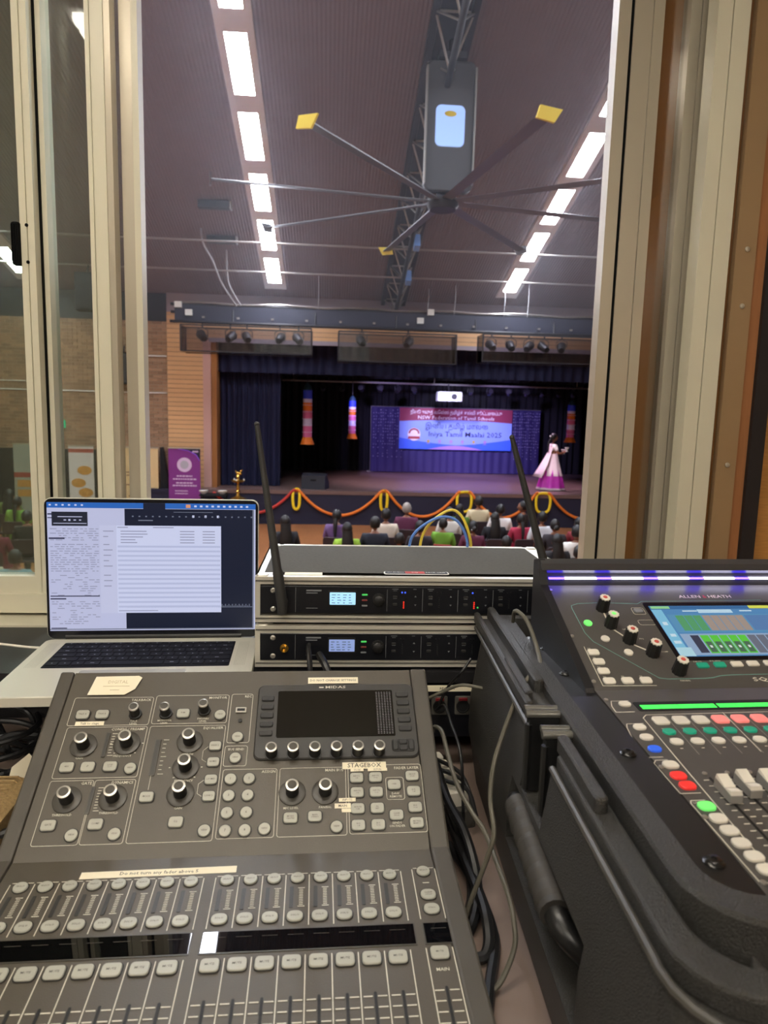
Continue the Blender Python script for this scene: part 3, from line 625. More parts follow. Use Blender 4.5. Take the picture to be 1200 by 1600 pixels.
for a, bq, c_, lb in (((-3.0, 0.8), (-2.3, 0.3), (-0.95, 0.92), 'red flower garland swag at the left end of the stage front'), ((-0.8, 0.92), (0.4, 0.27), (1.4, 0.93), 'orange garland swag below the wedge loudspeaker'), ((1.56, 0.94), (2.6, 0.27), (3.5, 0.94), 'orange garland swag below the left half of the banner'), ((3.85, 0.94), (4.75, 0.27), (5.66, 0.95), 'orange garland swag below the right half of the banner'), ((6.05, 0.94), (7.0, 0.28), (7.95, 0.95), 'orange garland swag below the dancer at the right')):
    sag = lambda u: 1-(2*u-1)**2
    pts = [(a[0]+(c_[0]-a[0])*u, 18.95, a[1]+(c_[1]-a[1])*u-(0.5*(a[1]+c_[1])-bq[1])*sag(u)) for u in [k/8 for k in range(9)]]
    beads([(a[0]-0.06, 19.02, a[1]-0.01)]+pts+[(c_[0]+0.06, 19.02, c_[1]-0.01)], 0.035, m_gred if 'red' in lb else m_gor, 'garland', lb, 'garland', gp)
for x, lb in ((-0.87, 'yellow garland loop at the wedge loudspeaker'), (1.48, 'yellow garland loop under the left edge of the backdrop'), (3.67, 'yellow garland loop under the middle of the backdrop'), (5.86, 'yellow garland loop nearest the dancer')):
    w_ = 0.2 if x > 3.6 else 0.09
    beads([(x-w_*0.8, 18.98, 0.93), (x-w_, 18.93, 0.75), (x-w_*0.8, 18.93, 0.5), (x, 18.93, 0.42), (x+w_*0.8, 18.93, 0.5), (x+w_, 18.93, 0.75), (x+w_*0.8, 18.98, 0.93), (x, 19.0, 0.955), (x-w_*0.8, 18.98, 0.93)], 0.034, m_gyel, 'garland_loop', lb, 'garland', 'yellow garland loops along the stage front')

# ------------------------------------------------------------------ thin stage haze hanging in the hall air
hm = bpy.data.materials.new('hall_haze'); hm.use_nodes = True; hn = hm.node_tree; hn.nodes.clear()
ho = hn.nodes.new('ShaderNodeOutputMaterial'); hv = hn.nodes.new('ShaderNodeVolumeScatter'); hv.inputs['Density'].default_value = 0.006; hv.inputs['Color'].default_value = (0.85, 0.88, 1.0, 1); hv.inputs['Anisotropy'].default_value = 0.35
hn.links.new(hv.outputs[0], ho.inputs['Volume'])
hz = MB(); hz.prism([(2.0, 4.6), (19.3, 4.6), (19.3, ceil_z(19.3)-0.02), (2.0, ceil_z(2.0)-0.02)], HX0+0.05, HX1-0.05, mtx=MT0)
hz = hz.build('haze', hm); tag(hz, 'thin bluish haze in the air under the hall ceiling', 'haze', None, 'stuff')
# ------------------------------------------------------------------ roll-up banners, boards and gear against the brick wall
def rollup(name, x0, x1, ztop, y, sheet_m, label, build):
    t = thing(name, label, 'banner', ((x0+x1)/2, y, 0), 0, 'standing banners by the brick wall'); a = (x1-x0)/2
    MB().box(-a-0.02, a+0.02, -0.12, 0.12, 0, 0.09, ch=0.03).build('base', m_alu_warm, t)
    MB().box(-a, a, -0.01, 0.006, 0.09, ztop).build('sheet', sheet_m, t)
    MB().box(-a-0.01, a+0.01, -0.02, 0.016, ztop, ztop+0.03).build('top_rail', m_alu_warm, t)
    MB().tube([(0, 0.03, 0.09), (0, 0.03, ztop)], 0.012, 6).build('pole', m_steel, t)
    build(t, a, ztop); return t
m_vio = mat('violet_print', (120, 44, 124), 0.5); m_ink = mat('dark_ink', (30, 24, 50), 0.5); m_vio2 = mat('bright_violet_print', (130, 70, 200), 0.5); m_greyp = mat('grey_print', (170, 165, 175), 0.5); m_lilacp = mat('lilac_print', (205, 180, 210), 0.5)
def b1(t, a, H):
    q = MB(); q.prism([(a, H), (-0.15, H), (0.1, H-0.04), (0.3, H-0.14), (a, H-0.3)], 0.011, 0.013, mtx=FX_); q.build('dark_corner', m_ink, t)
    q = MB(); q.tube([(-0.15, H-0.01, 0.013), (0.1, H-0.05, 0.013), (0.3, H-0.15, 0.013), (a-0.01, H-0.31, 0.013)], 0.014, 4, mtx=FX_); q.build('curve_line', m_vio2, t)
    q = MB(); q.lathe([(0.19, 0), (0.19, 0.004), (0.13, 0.004), (0.13, 0.002), (0, 0.002)], 24, mtx=FX_@T(0, H-0.42, 0.012)); em = q.build('round_emblem', m_lilacp, t, ang=20)
    q = MB(); q.lathe([(0.11, 0), (0.11, 0.004), (0, 0.004)], 20, mtx=FX_@T(0, H-0.42, 0.013)); q.build('emblem_centre', m_greyp, em, ang=20)
    q = MB()
    for w_, z in ((0.2, 0.70), (0.3, 0.78), (0.22, 0.88), (0.31, 0.95)):
        x = -w_
        while x < w_: d = random.uniform(0.03, 0.08); q.box(x, min(x+d, w_), H-z-0.035, H-z, 0.011, 0.013, mtx=FX_); x += d+0.015
    for z in (1.1, 1.17): q.box(-0.25, 0.08, H-z-0.02, H-z, 0.011, 0.013, mtx=FX_)
    q.box(a-0.2, a-0.05, H-0.09, H-0.05, 0.012, 0.014, mtx=FX_); q.build('lettering', m_lilacp, t)
rollup('rollup_banner', -4.2, -3.38, 1.97, 18.95, m_vio, 'purple roll-up banner with a round emblem left of the stage', b1)
m_beige = mat('beige_board', (206, 180, 132), 0.6); m_whitep = mat('white_print_sheet', (200, 198, 196), 0.5); m_greyg = mat('grey_green_sheet', (150, 156, 146), 0.5); m_redp = mat('brick_red_print', (150, 70, 56), 0.5); m_food = mat('food_print', (190, 140, 60), 0.6, noise=0.5, nscale=12)
def b2(t, a, H):
    q = MB()
    for z, w_ in ((0.12, 0.2), (0.2, 0.25), (0.62, 0.4), (0.7, 0.35), (0.95, 0.38), (1.25, 0.3)): q.box(-w_, w_*0.7, H-z-0.03, H-z, 0.011, 0.013, mtx=FX_)
    q.build('lettering', mat('brown_print', (110, 80, 50), 0.6), t)
rollup('notice_board', -5.45, -4.5, 1.95, 19.1, m_beige, 'tall beige notice board left of the purple banner', b2)
def b3(t, a, H):
    q = MB(); q.box(-a, a, H-0.16, H-0.06, 0.011, 0.013, mtx=FX_); q.build('red_heading', m_redp, t)
    for zz, x in ((0.62, 0.08), (0.95, -0.08), (1.2, 0.1)):
        q = MB(); q.lathe([(0.17, 0), (0.17, 0.004), (0, 0.004)], 16, mtx=FX_@T(x, H-zz, 0.012)@S(1.1, 0.7)); q.build('dish_picture', m_food, t, ang=20)
rollup('rollup_banner', -6.75, -6.12, 1.97, 19.0, m_whitep, 'white roll-up banner with pictures of food behind the left panes', b3)
def b4(t, a, H):
    q = MB(); q.box(-a, a, H-0.85, H-0.72, 0.011, 0.013, mtx=FX_); q.build('red_heading', m_redp, t)
    for zz in (1.0, 1.25): q = MB(); q.box(-a*0.8, a*0.8, H-zz-0.1, H-zz+0.08, 0.011, 0.013, mtx=FX_); q.build('picture', m_food, t)
rollup('rollup_banner', -8.13, -7.4, 1.99, 19.0, m_greyg, 'grey green roll-up banner at the far left behind the first pane', b4)
t = thing('folding_screen', 'black folding partition standing along the brick wall', 'partition', (-7.8, 19.25, 0))
for k in range(4): MB().box(-1.6+k*0.82, -0.8+k*0.82, -0.02, 0.02, 0.02, 1.88, ch=0).build('panel', m_black, t, RZ(0))
t = thing('speaker_cover', 'black tall covered case leaning between beige board and purple banner', 'case', (-4.34, 19.2, 0)); q = MB(); q.prism([(-0.11, 0), (0.13, 0), (0.1, 1.0), (-0.05, 1.98), (-0.11, 1.98)], -0.1, 0.1, mtx=FX_); q.build('cover', m_black, t)
for i, (x, y, z, lb) in enumerate(((-5.38, 19.2, 3.6, 'black loudspeaker on the brick wall seen in the narrow gap'), (-5.4, 16.6, 5.1, 'black loudspeaker hung high left of the stage'))):
    t = thing('wall_speaker', lb, 'loudspeaker', (x, y, z)); MB().box(-0.2, 0.2, -0.15, 0.18, 0, 0.8, ch=0.03).build('cabinet', m_black, t)
    MB().box(-0.17, 0.17, -0.16, -0.148, 0.04, 0.76).build('grille', m_steel_dark, t); MB().tube([(0, 0.1, 0.8), (0, 0.2, 1.0)], 0.02, 6).build('bracket', m_steel_dark, t)
tag(MB().tube([(-10.5, FY-0.03, 3.4), (-4.3, FY-0.03, 3.4)], 0.018, 6).build('conduit', m_white, None), 'white conduit along the brick wall, the lower one', 'pipe')
tag(MB().tube([(-10.5, FY-0.03, 3.62), (-7.6, FY-0.03, 3.62)], 0.014, 6).build('conduit', m_white, None), 'short white conduit on the brick wall at the far left', 'pipe')
tag(MB().tube([(-5.5, FY-0.03, 4.35), (-4.3, FY-0.03, 4.35)], 0.018, 6).build('conduit', m_white, None), 'white conduit on the brick wall beside the timber panel', 'pipe')
t = thing('exit_sign', 'small green lit exit sign on the brick wall', 'sign', (-7.05, FY-0.03, 2.43)); MB().box(-0.12, 0.12, -0.03, 0.02, 0, 0.2).build('case', mat('exit_green', (40, 150, 105), 0.4, emit=(60, 190, 140), estr=0.6), t)
q = MB(); letter(q, 'EXIT', 0, 0.1, 0.031, 0.09, mtx=FX_); q.build('lettering', m_white, t)
t = thing('alarm_dome', 'small white round alarm on the brick wall', 'alarm', (-7.1, FY-0.02, 3.55)); MB().sphere((0, -0.03, 0), (0.12, 0.08, 0.14), 12, 8).build('dome', m_white, t); MB().box(-0.1, 0.1, -0.02, 0.01, -0.1, 0.1).build('back_plate', m_white, t)
t = thing('stage_table', 'low dark table with white cups left of the brass lamp', 'table', (-3.0, 18.75, 0)); MB().box(-0.35, 0.35, -0.2, 0.2, 0.78, 0.82).build('table_top', m_black, t)
for sx in (-1, 1):
    for sy in (-1, 1): MB().box(sx*0.3-0.02, sx*0.3+0.02, sy*0.16-0.02, sy*0.16+0.02, 0, 0.78).build('leg', m_black, t)
for i, x in enumerate((-0.26, 0.22)):
    u = thing('white_bowl', ('left', 'right')[i]+' white bowl on the low dark table by the brass lamp', 'bowl', (-3.0+x, 18.72, 0.82)); MB().lathe([(0.05, 0), (0.11, 0.06), (0.12, 0.09), (0.1, 0.085), (0.04, 0.02), (0, 0.02)], 14).build('bowl', m_white, u)

# ------------------------------------------------------------------ people
def head_mb(mb, c, tilt=0.0, mi=0):
    # skull narrowing to the jaw, nose, ears, eyes, mouth; faces +y
    v = []; f = []; seg, rings = 16, 12
    for j in range(rings+1):
        th = PI*j/rings; z = -math.cos(th); rr = math.sin(th)
        for k in range(seg):
            a = 2*PI*k/seg; x = math.cos(a); y = math.sin(a)
            jw = 1.0 if z > -0.1 else 1-0.42*((-0.1-z)/0.9)
            px = 0.074*rr*x*jw; py = 0.094*rr*y*(1.0 if y < 0 else (1.0 if z > -0.2 else 0.95)); pz = 0.115*z
            if y > 0.9 and -0.35 < z < 0.1: py += 0.018*(1-abs(z+0.2)/0.3)
            v.append((c[0]+px, c[1]+py, c[2]+pz))
    for j in range(rings):
        for k in range(seg): f.append((j*seg+k, j*seg+(k+1) % seg, (j+1)*seg+(k+1) % seg, (j+1)*seg+k))
    mb.add(v, f, mi, None, True)
    for s in (-1, 1): mb.sphere((c[0]+s*0.074, c[1]-0.005, c[2]-0.01), (0.012, 0.02, 0.03), 8, 6, mi)
    mb.sphere((c[0], c[1]+0.1, c[2]-0.022), (0.012, 0.016, 0.022), 8, 6, mi)
    for s in (-1, 1): mb.sphere((c[0]+s*0.03, c[1]+0.083, c[2]+0.008), (0.013, 0.008, 0.008), 8, 6, 1)
    mb.sphere((c[0], c[1]+0.086, c[2]-0.062), (0.024, 0.008, 0.008), 8, 6, 2)
def fingers(mb, w, d, n, mi=0, r=0.009, L=0.08):
    # palm plus four unequal fingers and a thumb, bent; w wrist, d direction, n palm-side direction
    w = Vector(w); d = Vector(d).normalized(); n = Vector(n).normalized(); s = d.cross(n).normalized()
    mb.sphere(tuple(w+d*0.04), (0.034, 0.034, 0.026), 8, 6, mi)
    for k, l in enumerate((0.9, 1.05, 1.0, 0.8)):
        b0 = w+d*0.065+s*(k-1.5)*0.019; mb.tube([b0, b0+d*L*0.45*l, b0+d*L*0.7*l+n*0.02, b0+d*L*0.75*l+n*0.045], [r, r, r*0.9, r*0.7], 6, mi)
    b0 = w+d*0.02-s*0.03; mb.tube([b0, b0-s*0.02+d*0.03, b0-s*0.022+d*0.055+n*0.02], [r*1.15, r, r*0.8], 6, mi)
def seated_skeleton(inf=0.0, parts=('torso', 'arms', 'legs')):
    V = [(0, 0.02, 0.56), (0, 0.0, 0.74), (0, -0.02, 0.92), (0, -0.01, 1.02), (0, 0.0, 1.09)]; E = [(0, 1), (1, 2), (2, 3), (3, 4)]; Rr = [(0.15, 0.12), (0.135, 0.105), (0.16, 0.11), (0.075, 0.07), (0.05, 0.055)]
    if 'arms' in parts or 'sleeves' in parts:
        for s in (-1, 1):
            b = len(V); V += [(s*0.17, -0.01, 0.985), (s*0.225, 0.03, 0.74)]; E += [(2, b), (b, b+1)]; Rr += [(0.06, 0.06), (0.045, 0.045)]
            if 'arms' in parts: V += [(s*0.12, 0.27, 0.63)]; E += [(b+1, b+2)]; Rr += [(0.03, 0.03)]
    if 'legs' in parts:
        for s in (-1, 1):
            b = len(V); V += [(s*0.1, 0.1, 0.54), (s*0.11, 0.46, 0.52), (s*0.11, 0.45, 0.28), (s*0.11, 0.44, 0.07), (s*0.11, 0.58, 0.04)]; E += [(0, b), (b, b+1), (b+1, b+2), (b+2, b+3), (b+3, b+4)]; Rr += [(0.085, 0.085), (0.065, 0.065), (0.055, 0.055), (0.035, 0.035), (0.035, 0.03)]
    return V, E, [(a+inf, b+inf) for a, b in Rr]
m_skin = mat('brown_skin', (140, 92, 68), 0.55); m_eye = mat('eye_dark', (20, 16, 16), 0.3); m_lip = mat('lip', (120, 60, 58), 0.5)
m_hair = mat('black_hair', (20, 17, 18), 0.5, noise=0.2, nscale=60); m_hairgrey = mat('grey_hair', (150, 142, 136), 0.6, noise=0.2, nscale=60)
V, E_, R_ = seated_skeleton(); sk = skin(V, E_, R_)
pb = MB(); pb.mesh(sk, Matrix()); pb.sm = [True]*len(pb.sm); head_mb(pb, (0, 0.015, 1.185))
for s in (-1, 1): fingers(pb, (s*0.12, 0.27, 0.63), (-s*0.3, 0.9, -0.2), (0, 0, -1))
person_me = pb.data('body', [m_skin, m_eye, m_lip], 60)
def garment(parts, inf, keep=None):
    V, E_, R_ = seated_skeleton(inf, parts); me = skin(V, E_, R_); g = MB(); g.mesh(me, Matrix()); g.sm = [True]*len(g.sm)
    if keep:        # cut the collar
        ids = [i for i, p in enumerate(g.v) if p[2] > keep]
        for i in ids: x, y, z = g.v[i]; g.v[i] = (x, y, keep+(z-keep)*0.05)
    return g.data('garment', m_white, 60)
shirt_me = garment(('torso', 'sleeves'), 0.014, 1.035); trousers_me = garment(('legs',), 0.012, 0.62)
sk_ = MB(); sk_.loft([[(0.24*math.cos(a)*1.0, 0.2+0.36*math.sin(a), 0.03) for a in [2*PI*k/16 for k in range(16)]], [(0.23*math.cos(a), 0.2+0.34*math.sin(a), 0.5) for a in [2*PI*k/16 for k in range(16)]], [(0.2*math.cos(a), 0.1+0.24*math.sin(a), 0.62) for a in [2*PI*k/16 for k in range(16)]], [(0.15*math.cos(a), 0.0+0.12*math.sin(a), 0.72) for a in [2*PI*k/16 for k in range(16)]]], smooth=True); skirt_me = sk_.data('skirt', m_white, 60)
def hair_mesh(kind):
    h = MB(); c = (0, -0.008, 1.2)
    v = []; f = []; seg, rings = 18, 9
    for j in range(rings+1):
        th = PI*(0.04+0.66*j/rings)
        for k in range(seg):
            a = 2*PI*k/seg; y = math.sin(a); low = 1.0 if y < 0.25 else max(0.35, 1-0.9*(y-0.25))
            t2 = th*low if j > rings*0.45 else th*(low*0.5+0.5)
            wob = 1+0.04*math.sin(k*2.7+j*1.3)
            v.append((c[0]+0.087*math.sin(t2)*math.cos(a)*wob, c[1]+0.104*math.sin(t2)*y*wob, c[2]+0.118*math.cos(t2)))
    for j in range(rings):
        for k in range(seg): f.append((j*seg+k, j*seg+(k+1) % seg, (j+1)*seg+(k+1) % seg, (j+1)*seg+k))
    f.append(tuple(range(seg))); h.add(v, f, 0, None, True)
    if kind == 'bun': h.sphere((0, -0.125, 1.17), (0.05, 0.045, 0.05), 10, 7)
    if kind == 'braid': h.tube([(0, -0.1, 1.15), (0, -0.15, 1.05), (0, -0.165, 0.92), (0, -0.16, 0.75)], [0.04, 0.038, 0.032, 0.015], 8)
    if kind == 'long': h.loft([[(0.085*math.cos(a)*s_, -0.03+y_+0.075*math.sin(a)*s2, z_) for a in [2*PI*k/14 for k in range(14)]] for z_, y_, s_, s2 in ((1.18, -0.02, 1.0, 1.0), (1.08, -0.055, 1.05, 0.8), (0.95, -0.095, 1.2, 0.6), (0.82, -0.11, 1.1, 0.45), (0.76, -0.11, 0.7, 0.3))], smooth=True)
    return h.data('hair', m_hair, 70)
hairs = {k: hair_mesh(k) for k in ('short', 'bun', 'braid', 'long')}
m_chair = mat('chair_plastic', (58, 46, 50), 0.5); m_chairred = mat('red_chair_plastic', (150, 36, 40), 0.5)
seat_me = MB().rprism(rrect(-0.22, 0.22, -0.2, 0.24, 0.05), 0.41, 0.445, 0.01).data('seat', m_chair)
bk = MB(); bk.rprism(rrect(-0.2, 0.2, 0.02, 0.28, 0.05), -0.012, 0.012, 0.004, mtx=T(0, -0.235, 0.56)@RX(rad(98))); back_me = bk.data('backrest', m_chair)
def legm(x, y): return MB().tube([(x, y, 0), (x*0.92, y*0.9, 0.42)], 0.013, 6).data('leg', m_steel)
leg_mes = [legm(x, y) for x in (-0.2, 0.2) for y in (-0.19, 0.2)]
upr_me = [MB().tube([(x, -0.17, 0.42), (x, -0.22, 0.5), (x, -0.255, 0.8)], 0.012, 6).data('back_upright', m_steel) for x in (-0.16, 0.16)]
def paint(o, m):
    o.material_slots[0].link = 'OBJECT'; o.material_slots[0].material = m
_cm = {}
def cloth(c):
    if c not in _cm: _cm[c] = mat('cloth', c, 0.8, noise=0.12, nscale=10)
    return _cm[c]
def sitter(x, y, top, rz, hair, top_c, low_c, label, female=False, hair_m=None, flower=False, red=False):
    s = top/1.30
    t = thing('person', label, 'person', (x, y, 0), rz, 'seated audience'); t.scale = (s, s, s)
    place('body', person_me, t)
    g = place('top_garment', shirt_me, t); paint(g, cloth(top_c))
    g = place('skirt' if female else 'trousers', skirt_me if female else trousers_me, t); paint(g, cloth(low_c))
    hh = place('hair', hairs[hair], t)
    if hair_m: paint(hh, hair_m)
    if flower:
        q = MB()
        for k in range(6): q.sphere((-0.04+0.016*k, -0.12-0.01*math.sin(k), 1.16+0.012*math.sin(k*2)), 0.014, 6, 4)
        q.build('hair_flowers', m_white, hh)
    c = thing('chair', 'dark chair of the '+label, 'chair', (x, y, 0), rz, 'audience chairs'); c.scale = (s, s, s)
    if red: c['label'] = 'red chair of the '+label
    for nm, me in [('seat', seat_me), ('backrest', back_me)]:
        o = place(nm, me, c)
        if red: paint(o, m_chairred)
    for me in leg_mes: place('leg', me, c)
    for me in upr_me: place('back_upright', me, c)
K = (24, 22, 28); N = (30, 34, 50)
AUD = [
 (-0.72, 11.78, 1.30, 0.2, 'long', K, N, 'long haired person in black at the far left beside the antenna', True),
 (0.15, 12.71, 1.28, -0.2, 'braid', (108, 80, 130), (90, 70, 110), 'woman in mauve sari left of the lime green scarf', True),
 (0.30, 11.3, 1.27, 0.1, 'long', (150, 190, 60), (60, 50, 60), 'woman with long black hair over a lime green top', True),
 (0.77, 11.6, 1.33, 0.0, 'short', (28, 32, 46), K, 'broad man in dark jacket with short black hair'),
 (1.03, 12.62, 1.33, 0.1, 'short', (222, 208, 190), N, 'man in cream shirt just behind the dark jacket'),
 (1.5, 13.48, 1.33, -0.1, 'short', (96, 40, 70), K, 'grey haired man in maroon shirt before the stage'),
 (1.11, 10.9, 1.18, 0.2, 'short', (34, 28, 34), K, 'small dark head low in front of the cream shirt'),
 (1.54, 11.75, 1.25, 0.0, 'bun', (40, 34, 40), K, 'dark dressed woman with a bun below the maroon shirt', True),
 (2.04, 12.4, 1.2, -0.2, 'short', (110, 160, 50), (200, 90, 40), 'child in bright green top behind the cable loops', True),
 (2.3, 13.3, 1.28, 0.0, 'short', (226, 222, 214), N, 'person in white shirt left of the green top'),
 (2.63, 14.04, 1.25, 0.0, 'long', (80, 120, 40), K, 'woman with loose black hair near the yellow loop', True),
 (3.12, 14.52, 1.36, 0.05, 'short', (214, 198, 160), N, 'tall man in beige shirt before the middle garland'),
 (3.39, 13.7, 1.3, -0.1, 'short', (232, 226, 222), N, 'man in white shirt right of the beige shirt'),
 (3.07, 12.8, 1.26, 0.0, 'long', (26, 24, 30), K, 'woman with very long black hair in the middle', True),
 (2.5, 12.0, 1.22, 0.0, 'bun', (96, 36, 62), K, 'girl in plum top with white flowers in a bun', True, None, True),
 (3.60, 12.95, 1.22, 0.1, 'braid', (170, 40, 70), (170, 40, 70), 'woman in crimson between the white shirts', True),
 (4.01, 14.29, 1.30, 1.1, 'short', (34, 28, 30), K, 'man in black turning his face to the left'),
 (2.78, 10.75, 1.18, 0.0, 'short', (206, 190, 150), K, 'small dark head above a cream cloth, low beside the rack'),
 (3.94, 12.73, 1.3, 0.0, 'short', (220, 222, 228), N, 'man in white shirt right of the tilted antenna'),
 (3.98, 12.1, 1.25, 0.0, 'bun', (46, 40, 46), K, 'woman in dark grey with white hair clip at the right', True, None, True),
 (3.98, 10.98, 1.33, 0.0, 'short', (236, 232, 226), N, 'man in bright white shirt nearest the window frame'),
 (3.52, 10.55, 1.25, 0.0, 'long', K, K, 'woman with black hair in front of the bright white shirt', True),
 (3.55, 9.65, 1.25, 0.0, 'short', (26, 24, 28), K, 'nearest dark head beside the right window frame'),
 (4.52, 12.4, 1.25, 0.0, 'braid', (120, 26, 36), (120, 26, 36), 'woman in dark red at the right window frame', True),
 (-6.47, 14.85, 1.3, 0.0, 'long', (90, 110, 50), (90, 110, 50), 'woman in olive green sari behind the left pane', True),
 (-6.0, 14.1, 1.25, 0.0, 'braid', (120, 165, 60), (120, 165, 60), 'woman in light green sari behind the left pane', True),
 (-5.08, 12.27, 1.25, 0.2, 'short', (36, 36, 34), K, 'man in black behind the left pane'),
 (-5.15, 11.3, 1.22, 0.0, 'bun', (110, 34, 50), (110, 34, 50), 'woman in maroon sari low behind the left pane', True),
 (-3.95, 9.15, 1.2, 0.0, 'short', (130, 165, 175), N, 'person in pale teal low behind the left pane'),
 (-4.5, 9.6, 1.1, 0.3, 'braid', (190, 185, 160), (190, 185, 160), 'person in pale cream shawl at the bottom of the left pane', True),
]
for i, a in enumerate(AUD):
    kw = {}
    x, y, top, rz, hair, tc_, lc, lb = a[:8]
    sitter(x, y, top, rz, hair, tc_, lc, lb, a[8] if len(a) > 8 else False, m_hairgrey if 'grey haired' in lb else None, len(a) > 10 and a[10], i in (2, 8))

# ------------------------------------------------------------------ dancer on the stage (faces right, turned slightly away)
t = thing('person', 'dancer in white and pink costume holding white cups on the stage', 'person', (6.5, 20.36, SZ), rad(-80))
V = [(0, 0, 0.92), (0, -0.01, 1.08), (0, -0.015, 1.24), (0, 0, 1.34), (0, 0.015, 1.42),
     (-0.15, 0, 1.29), (-0.2, 0.06, 1.06), (-0.1, 0.3, 1.04), (0.15, 0, 1.29), (0.19, 0.08, 1.06), (0.08, 0.32, 1.1),
     (-0.09, 0, 0.86), (-0.1, 0.03, 0.48), (-0.1, 0, 0.08), (-0.1, 0.13, 0.03), (0.09, 0, 0.86), (0.1, 0.06, 0.48), (0.1, 0.02, 0.08), (0.1, 0.15, 0.03)]
E2 = [(0, 1), (1, 2), (2, 3), (3, 4), (2, 5), (5, 6), (6, 7), (2, 8), (8, 9), (9, 10), (0, 11), (11, 12), (12, 13), (13, 14), (0, 15), (15, 16), (16, 17), (17, 18)]
Rd = [(0.14, 0.11), (0.1, 0.085), (0.12, 0.1), (0.06, 0.055), (0.042, 0.045), 0.05, 0.038, 0.026, 0.05, 0.038, 0.026, 0.08, 0.055, 0.034, 0.03, 0.08, 0.055, 0.034, 0.03]
me = skin(V, E2, [r if isinstance(r, tuple) else (r, r) for r in Rd]); q = MB(); q.mesh(me, Matrix()); q.sm = [True]*len(q.sm); head_mb(q, (0, 0.03, 1.52))
fingers(q, (-0.1, 0.3, 1.04), (0.4, 0.8, 0.3), (0, 0.1, 1)); fingers(q, (0.08, 0.32, 1.1), (-0.3, 0.8, 0.3), (0, 0.1, 1)); q.build('body', [m_skin, m_eye, m_lip], t, ang=60)
q = MB()
Vb = [(0, -0.01, 1.06), (0, -0.015, 1.24), (0, -0.005, 1.33), (-0.15, 0, 1.29), (-0.185, 0.04, 1.13), (0.15, 0, 1.29), (0.18, 0.05, 1.13)]
me = skin(Vb, [(0, 1), (1, 2), (1, 3), (3, 4), (1, 5), (5, 6)], [(0.115, 0.1), (0.135, 0.115), (0.07, 0.065), (0.064, 0.064), (0.056, 0.056), (0.064, 0.064), (0.056, 0.056)])
m_blouse = cloth((236, 224, 228)); m_pinksk = mat('hot_pink_silk', (214, 60, 196), 0.45, noise=0.2, nscale=6); m_palepk = mat('pale_pink_silk', (236, 212, 220), 0.5, noise=0.12, nscale=6)
q.mesh(me, Matrix()); q.sm = [True]*len(q.sm); q.build('blouse', m_blouse, t, ang=60)
def skirt_loops(prof, fl, seg=48, ph=0):
    return [[((r*(1+fl*k_*math.sin(a*9+ph)))*math.cos(a), (r*(1+fl*k_*math.sin(a*9+ph)))*math.sin(a)*0.95, z) for a in [2*PI*k/seg for k in range(seg)]] for r, z, k_ in prof]
q = MB(); q.loft(skirt_loops([(0.41, 0.02, 1), (0.39, 0.12, 1), (0.31, 0.45, 0.7), (0.22, 0.75, 0.4), (0.15, 1.0, 0.1)], 0.07), smooth=True); q.build('skirt', m_pinksk, t, ang=70)
q = MB(); q.loft(skirt_loops([(0.418, 0.02, 1), (0.408, 0.075, 1)], 0.07), smooth=True, cap0=False, cap1=False); q.build('skirt_border', m_palepk, t, ang=70)
q = MB(); q.loft(skirt_loops([(0.325, 0.42, 1), (0.27, 0.62, 0.8), (0.21, 0.82, 0.5), (0.165, 1.0, 0.2), (0.15, 1.06, 0.1)], 0.05, ph=1), smooth=True, cap0=False); q.build('overskirt', m_palepk, t, ang=70)
v = []; f = []                                                  # veil falling from the shoulder behind her
for i in range(9):
    u = i/8
    for j in range(7):
        w_ = (j/6-0.5); v.append((0.06+w_*(0.12+0.4*u)+0.02*math.sin(j*2.2), -0.07-0.42*u**1.3-0.02*math.cos(j*2.5)*u, 1.33-0.95*u))
for i in range(8):
    for j in range(6): f.append((i*7+j, i*7+j+1, (i+1)*7+j+1, (i+1)*7+j))
q = MB(); q.add(v, f, 0, None, True); o = q.build('veil', m_palepk, t, ang=80); md = o.modifiers.new('thick', 'SOLIDIFY'); md.thickness = 0.006
q = MB(); hm = hairs['braid']; q.mesh(hm, T(0, 0.015, 0.335)); q.sm = [True]*len(q.sm); hr = q.build('hair', m_hair, t, ang=70)
q = MB(); q.sphere((0.0, -0.1, 1.56), (0.03, 0.02, 0.03), 8, 6); q.build('hair_flowers', m_white, hr)
for i, (off, z) in enumerate((((0.37, 0.165), 1.05), ((0.42, 0.0), 1.12))):
    p = Vector((6.5, 20.36, SZ))+Vector((off[0], off[1], z))
    u = thing('offering_cup', ('lower', 'upper')[i]+' white cup held in front of the dancer', 'cup', p); MB().lathe([(0.05, 0), (0.03, 0.02), (0.025, 0.06), (0.07, 0.13), (0.06, 0.13), (0.0, 0.07)], 12).build('cup', m_white, u)
# ------------------------------------------------------------------ desk and riser shelf
TZ = 2.47
m_lam = mat('brown_grey_laminate', (136, 118, 108), 0.45, noise=0.05, nscale=12)
m_shelf = mat('black_laminate', (24, 23, 25), 0.5)
t = thing('desk', 'brown grey laminate desk carrying both mixing desks', 'desk', (0, 0.8, BF))
MB().box(-1.7, 1.6, -0.55, 0.6, TZ-BF-0.035, TZ-BF, ch=0.01).build('desk_top', m_lam, t)
for x in (-1.6, 0.02, 1.5):
    for y in (-0.45, 0.5): MB().box(x-0.025, x+0.025, y-0.025, y+0.025, 0, TZ-BF-0.035).build('leg', m_steel_dark, t)
t = thing('riser_shelf', 'black shelf raised on the desk under laptop and rack cases', 'shelf', (0, 1.19, TZ))
MB().box(-0.78, 0.50, -0.10, 0.135, 0.148, 0.166).build('shelf_board', m_shelf, t)
for x in (-0.78, 0.482): MB().box(x, x+0.018, -0.08, 0.135, 0, 0.148).build('side_panel', m_shelf, t)
MB().box(-0.762, 0.482, 0.11, 0.128, 0, 0.148).build('back_panel', m_shelf, t)

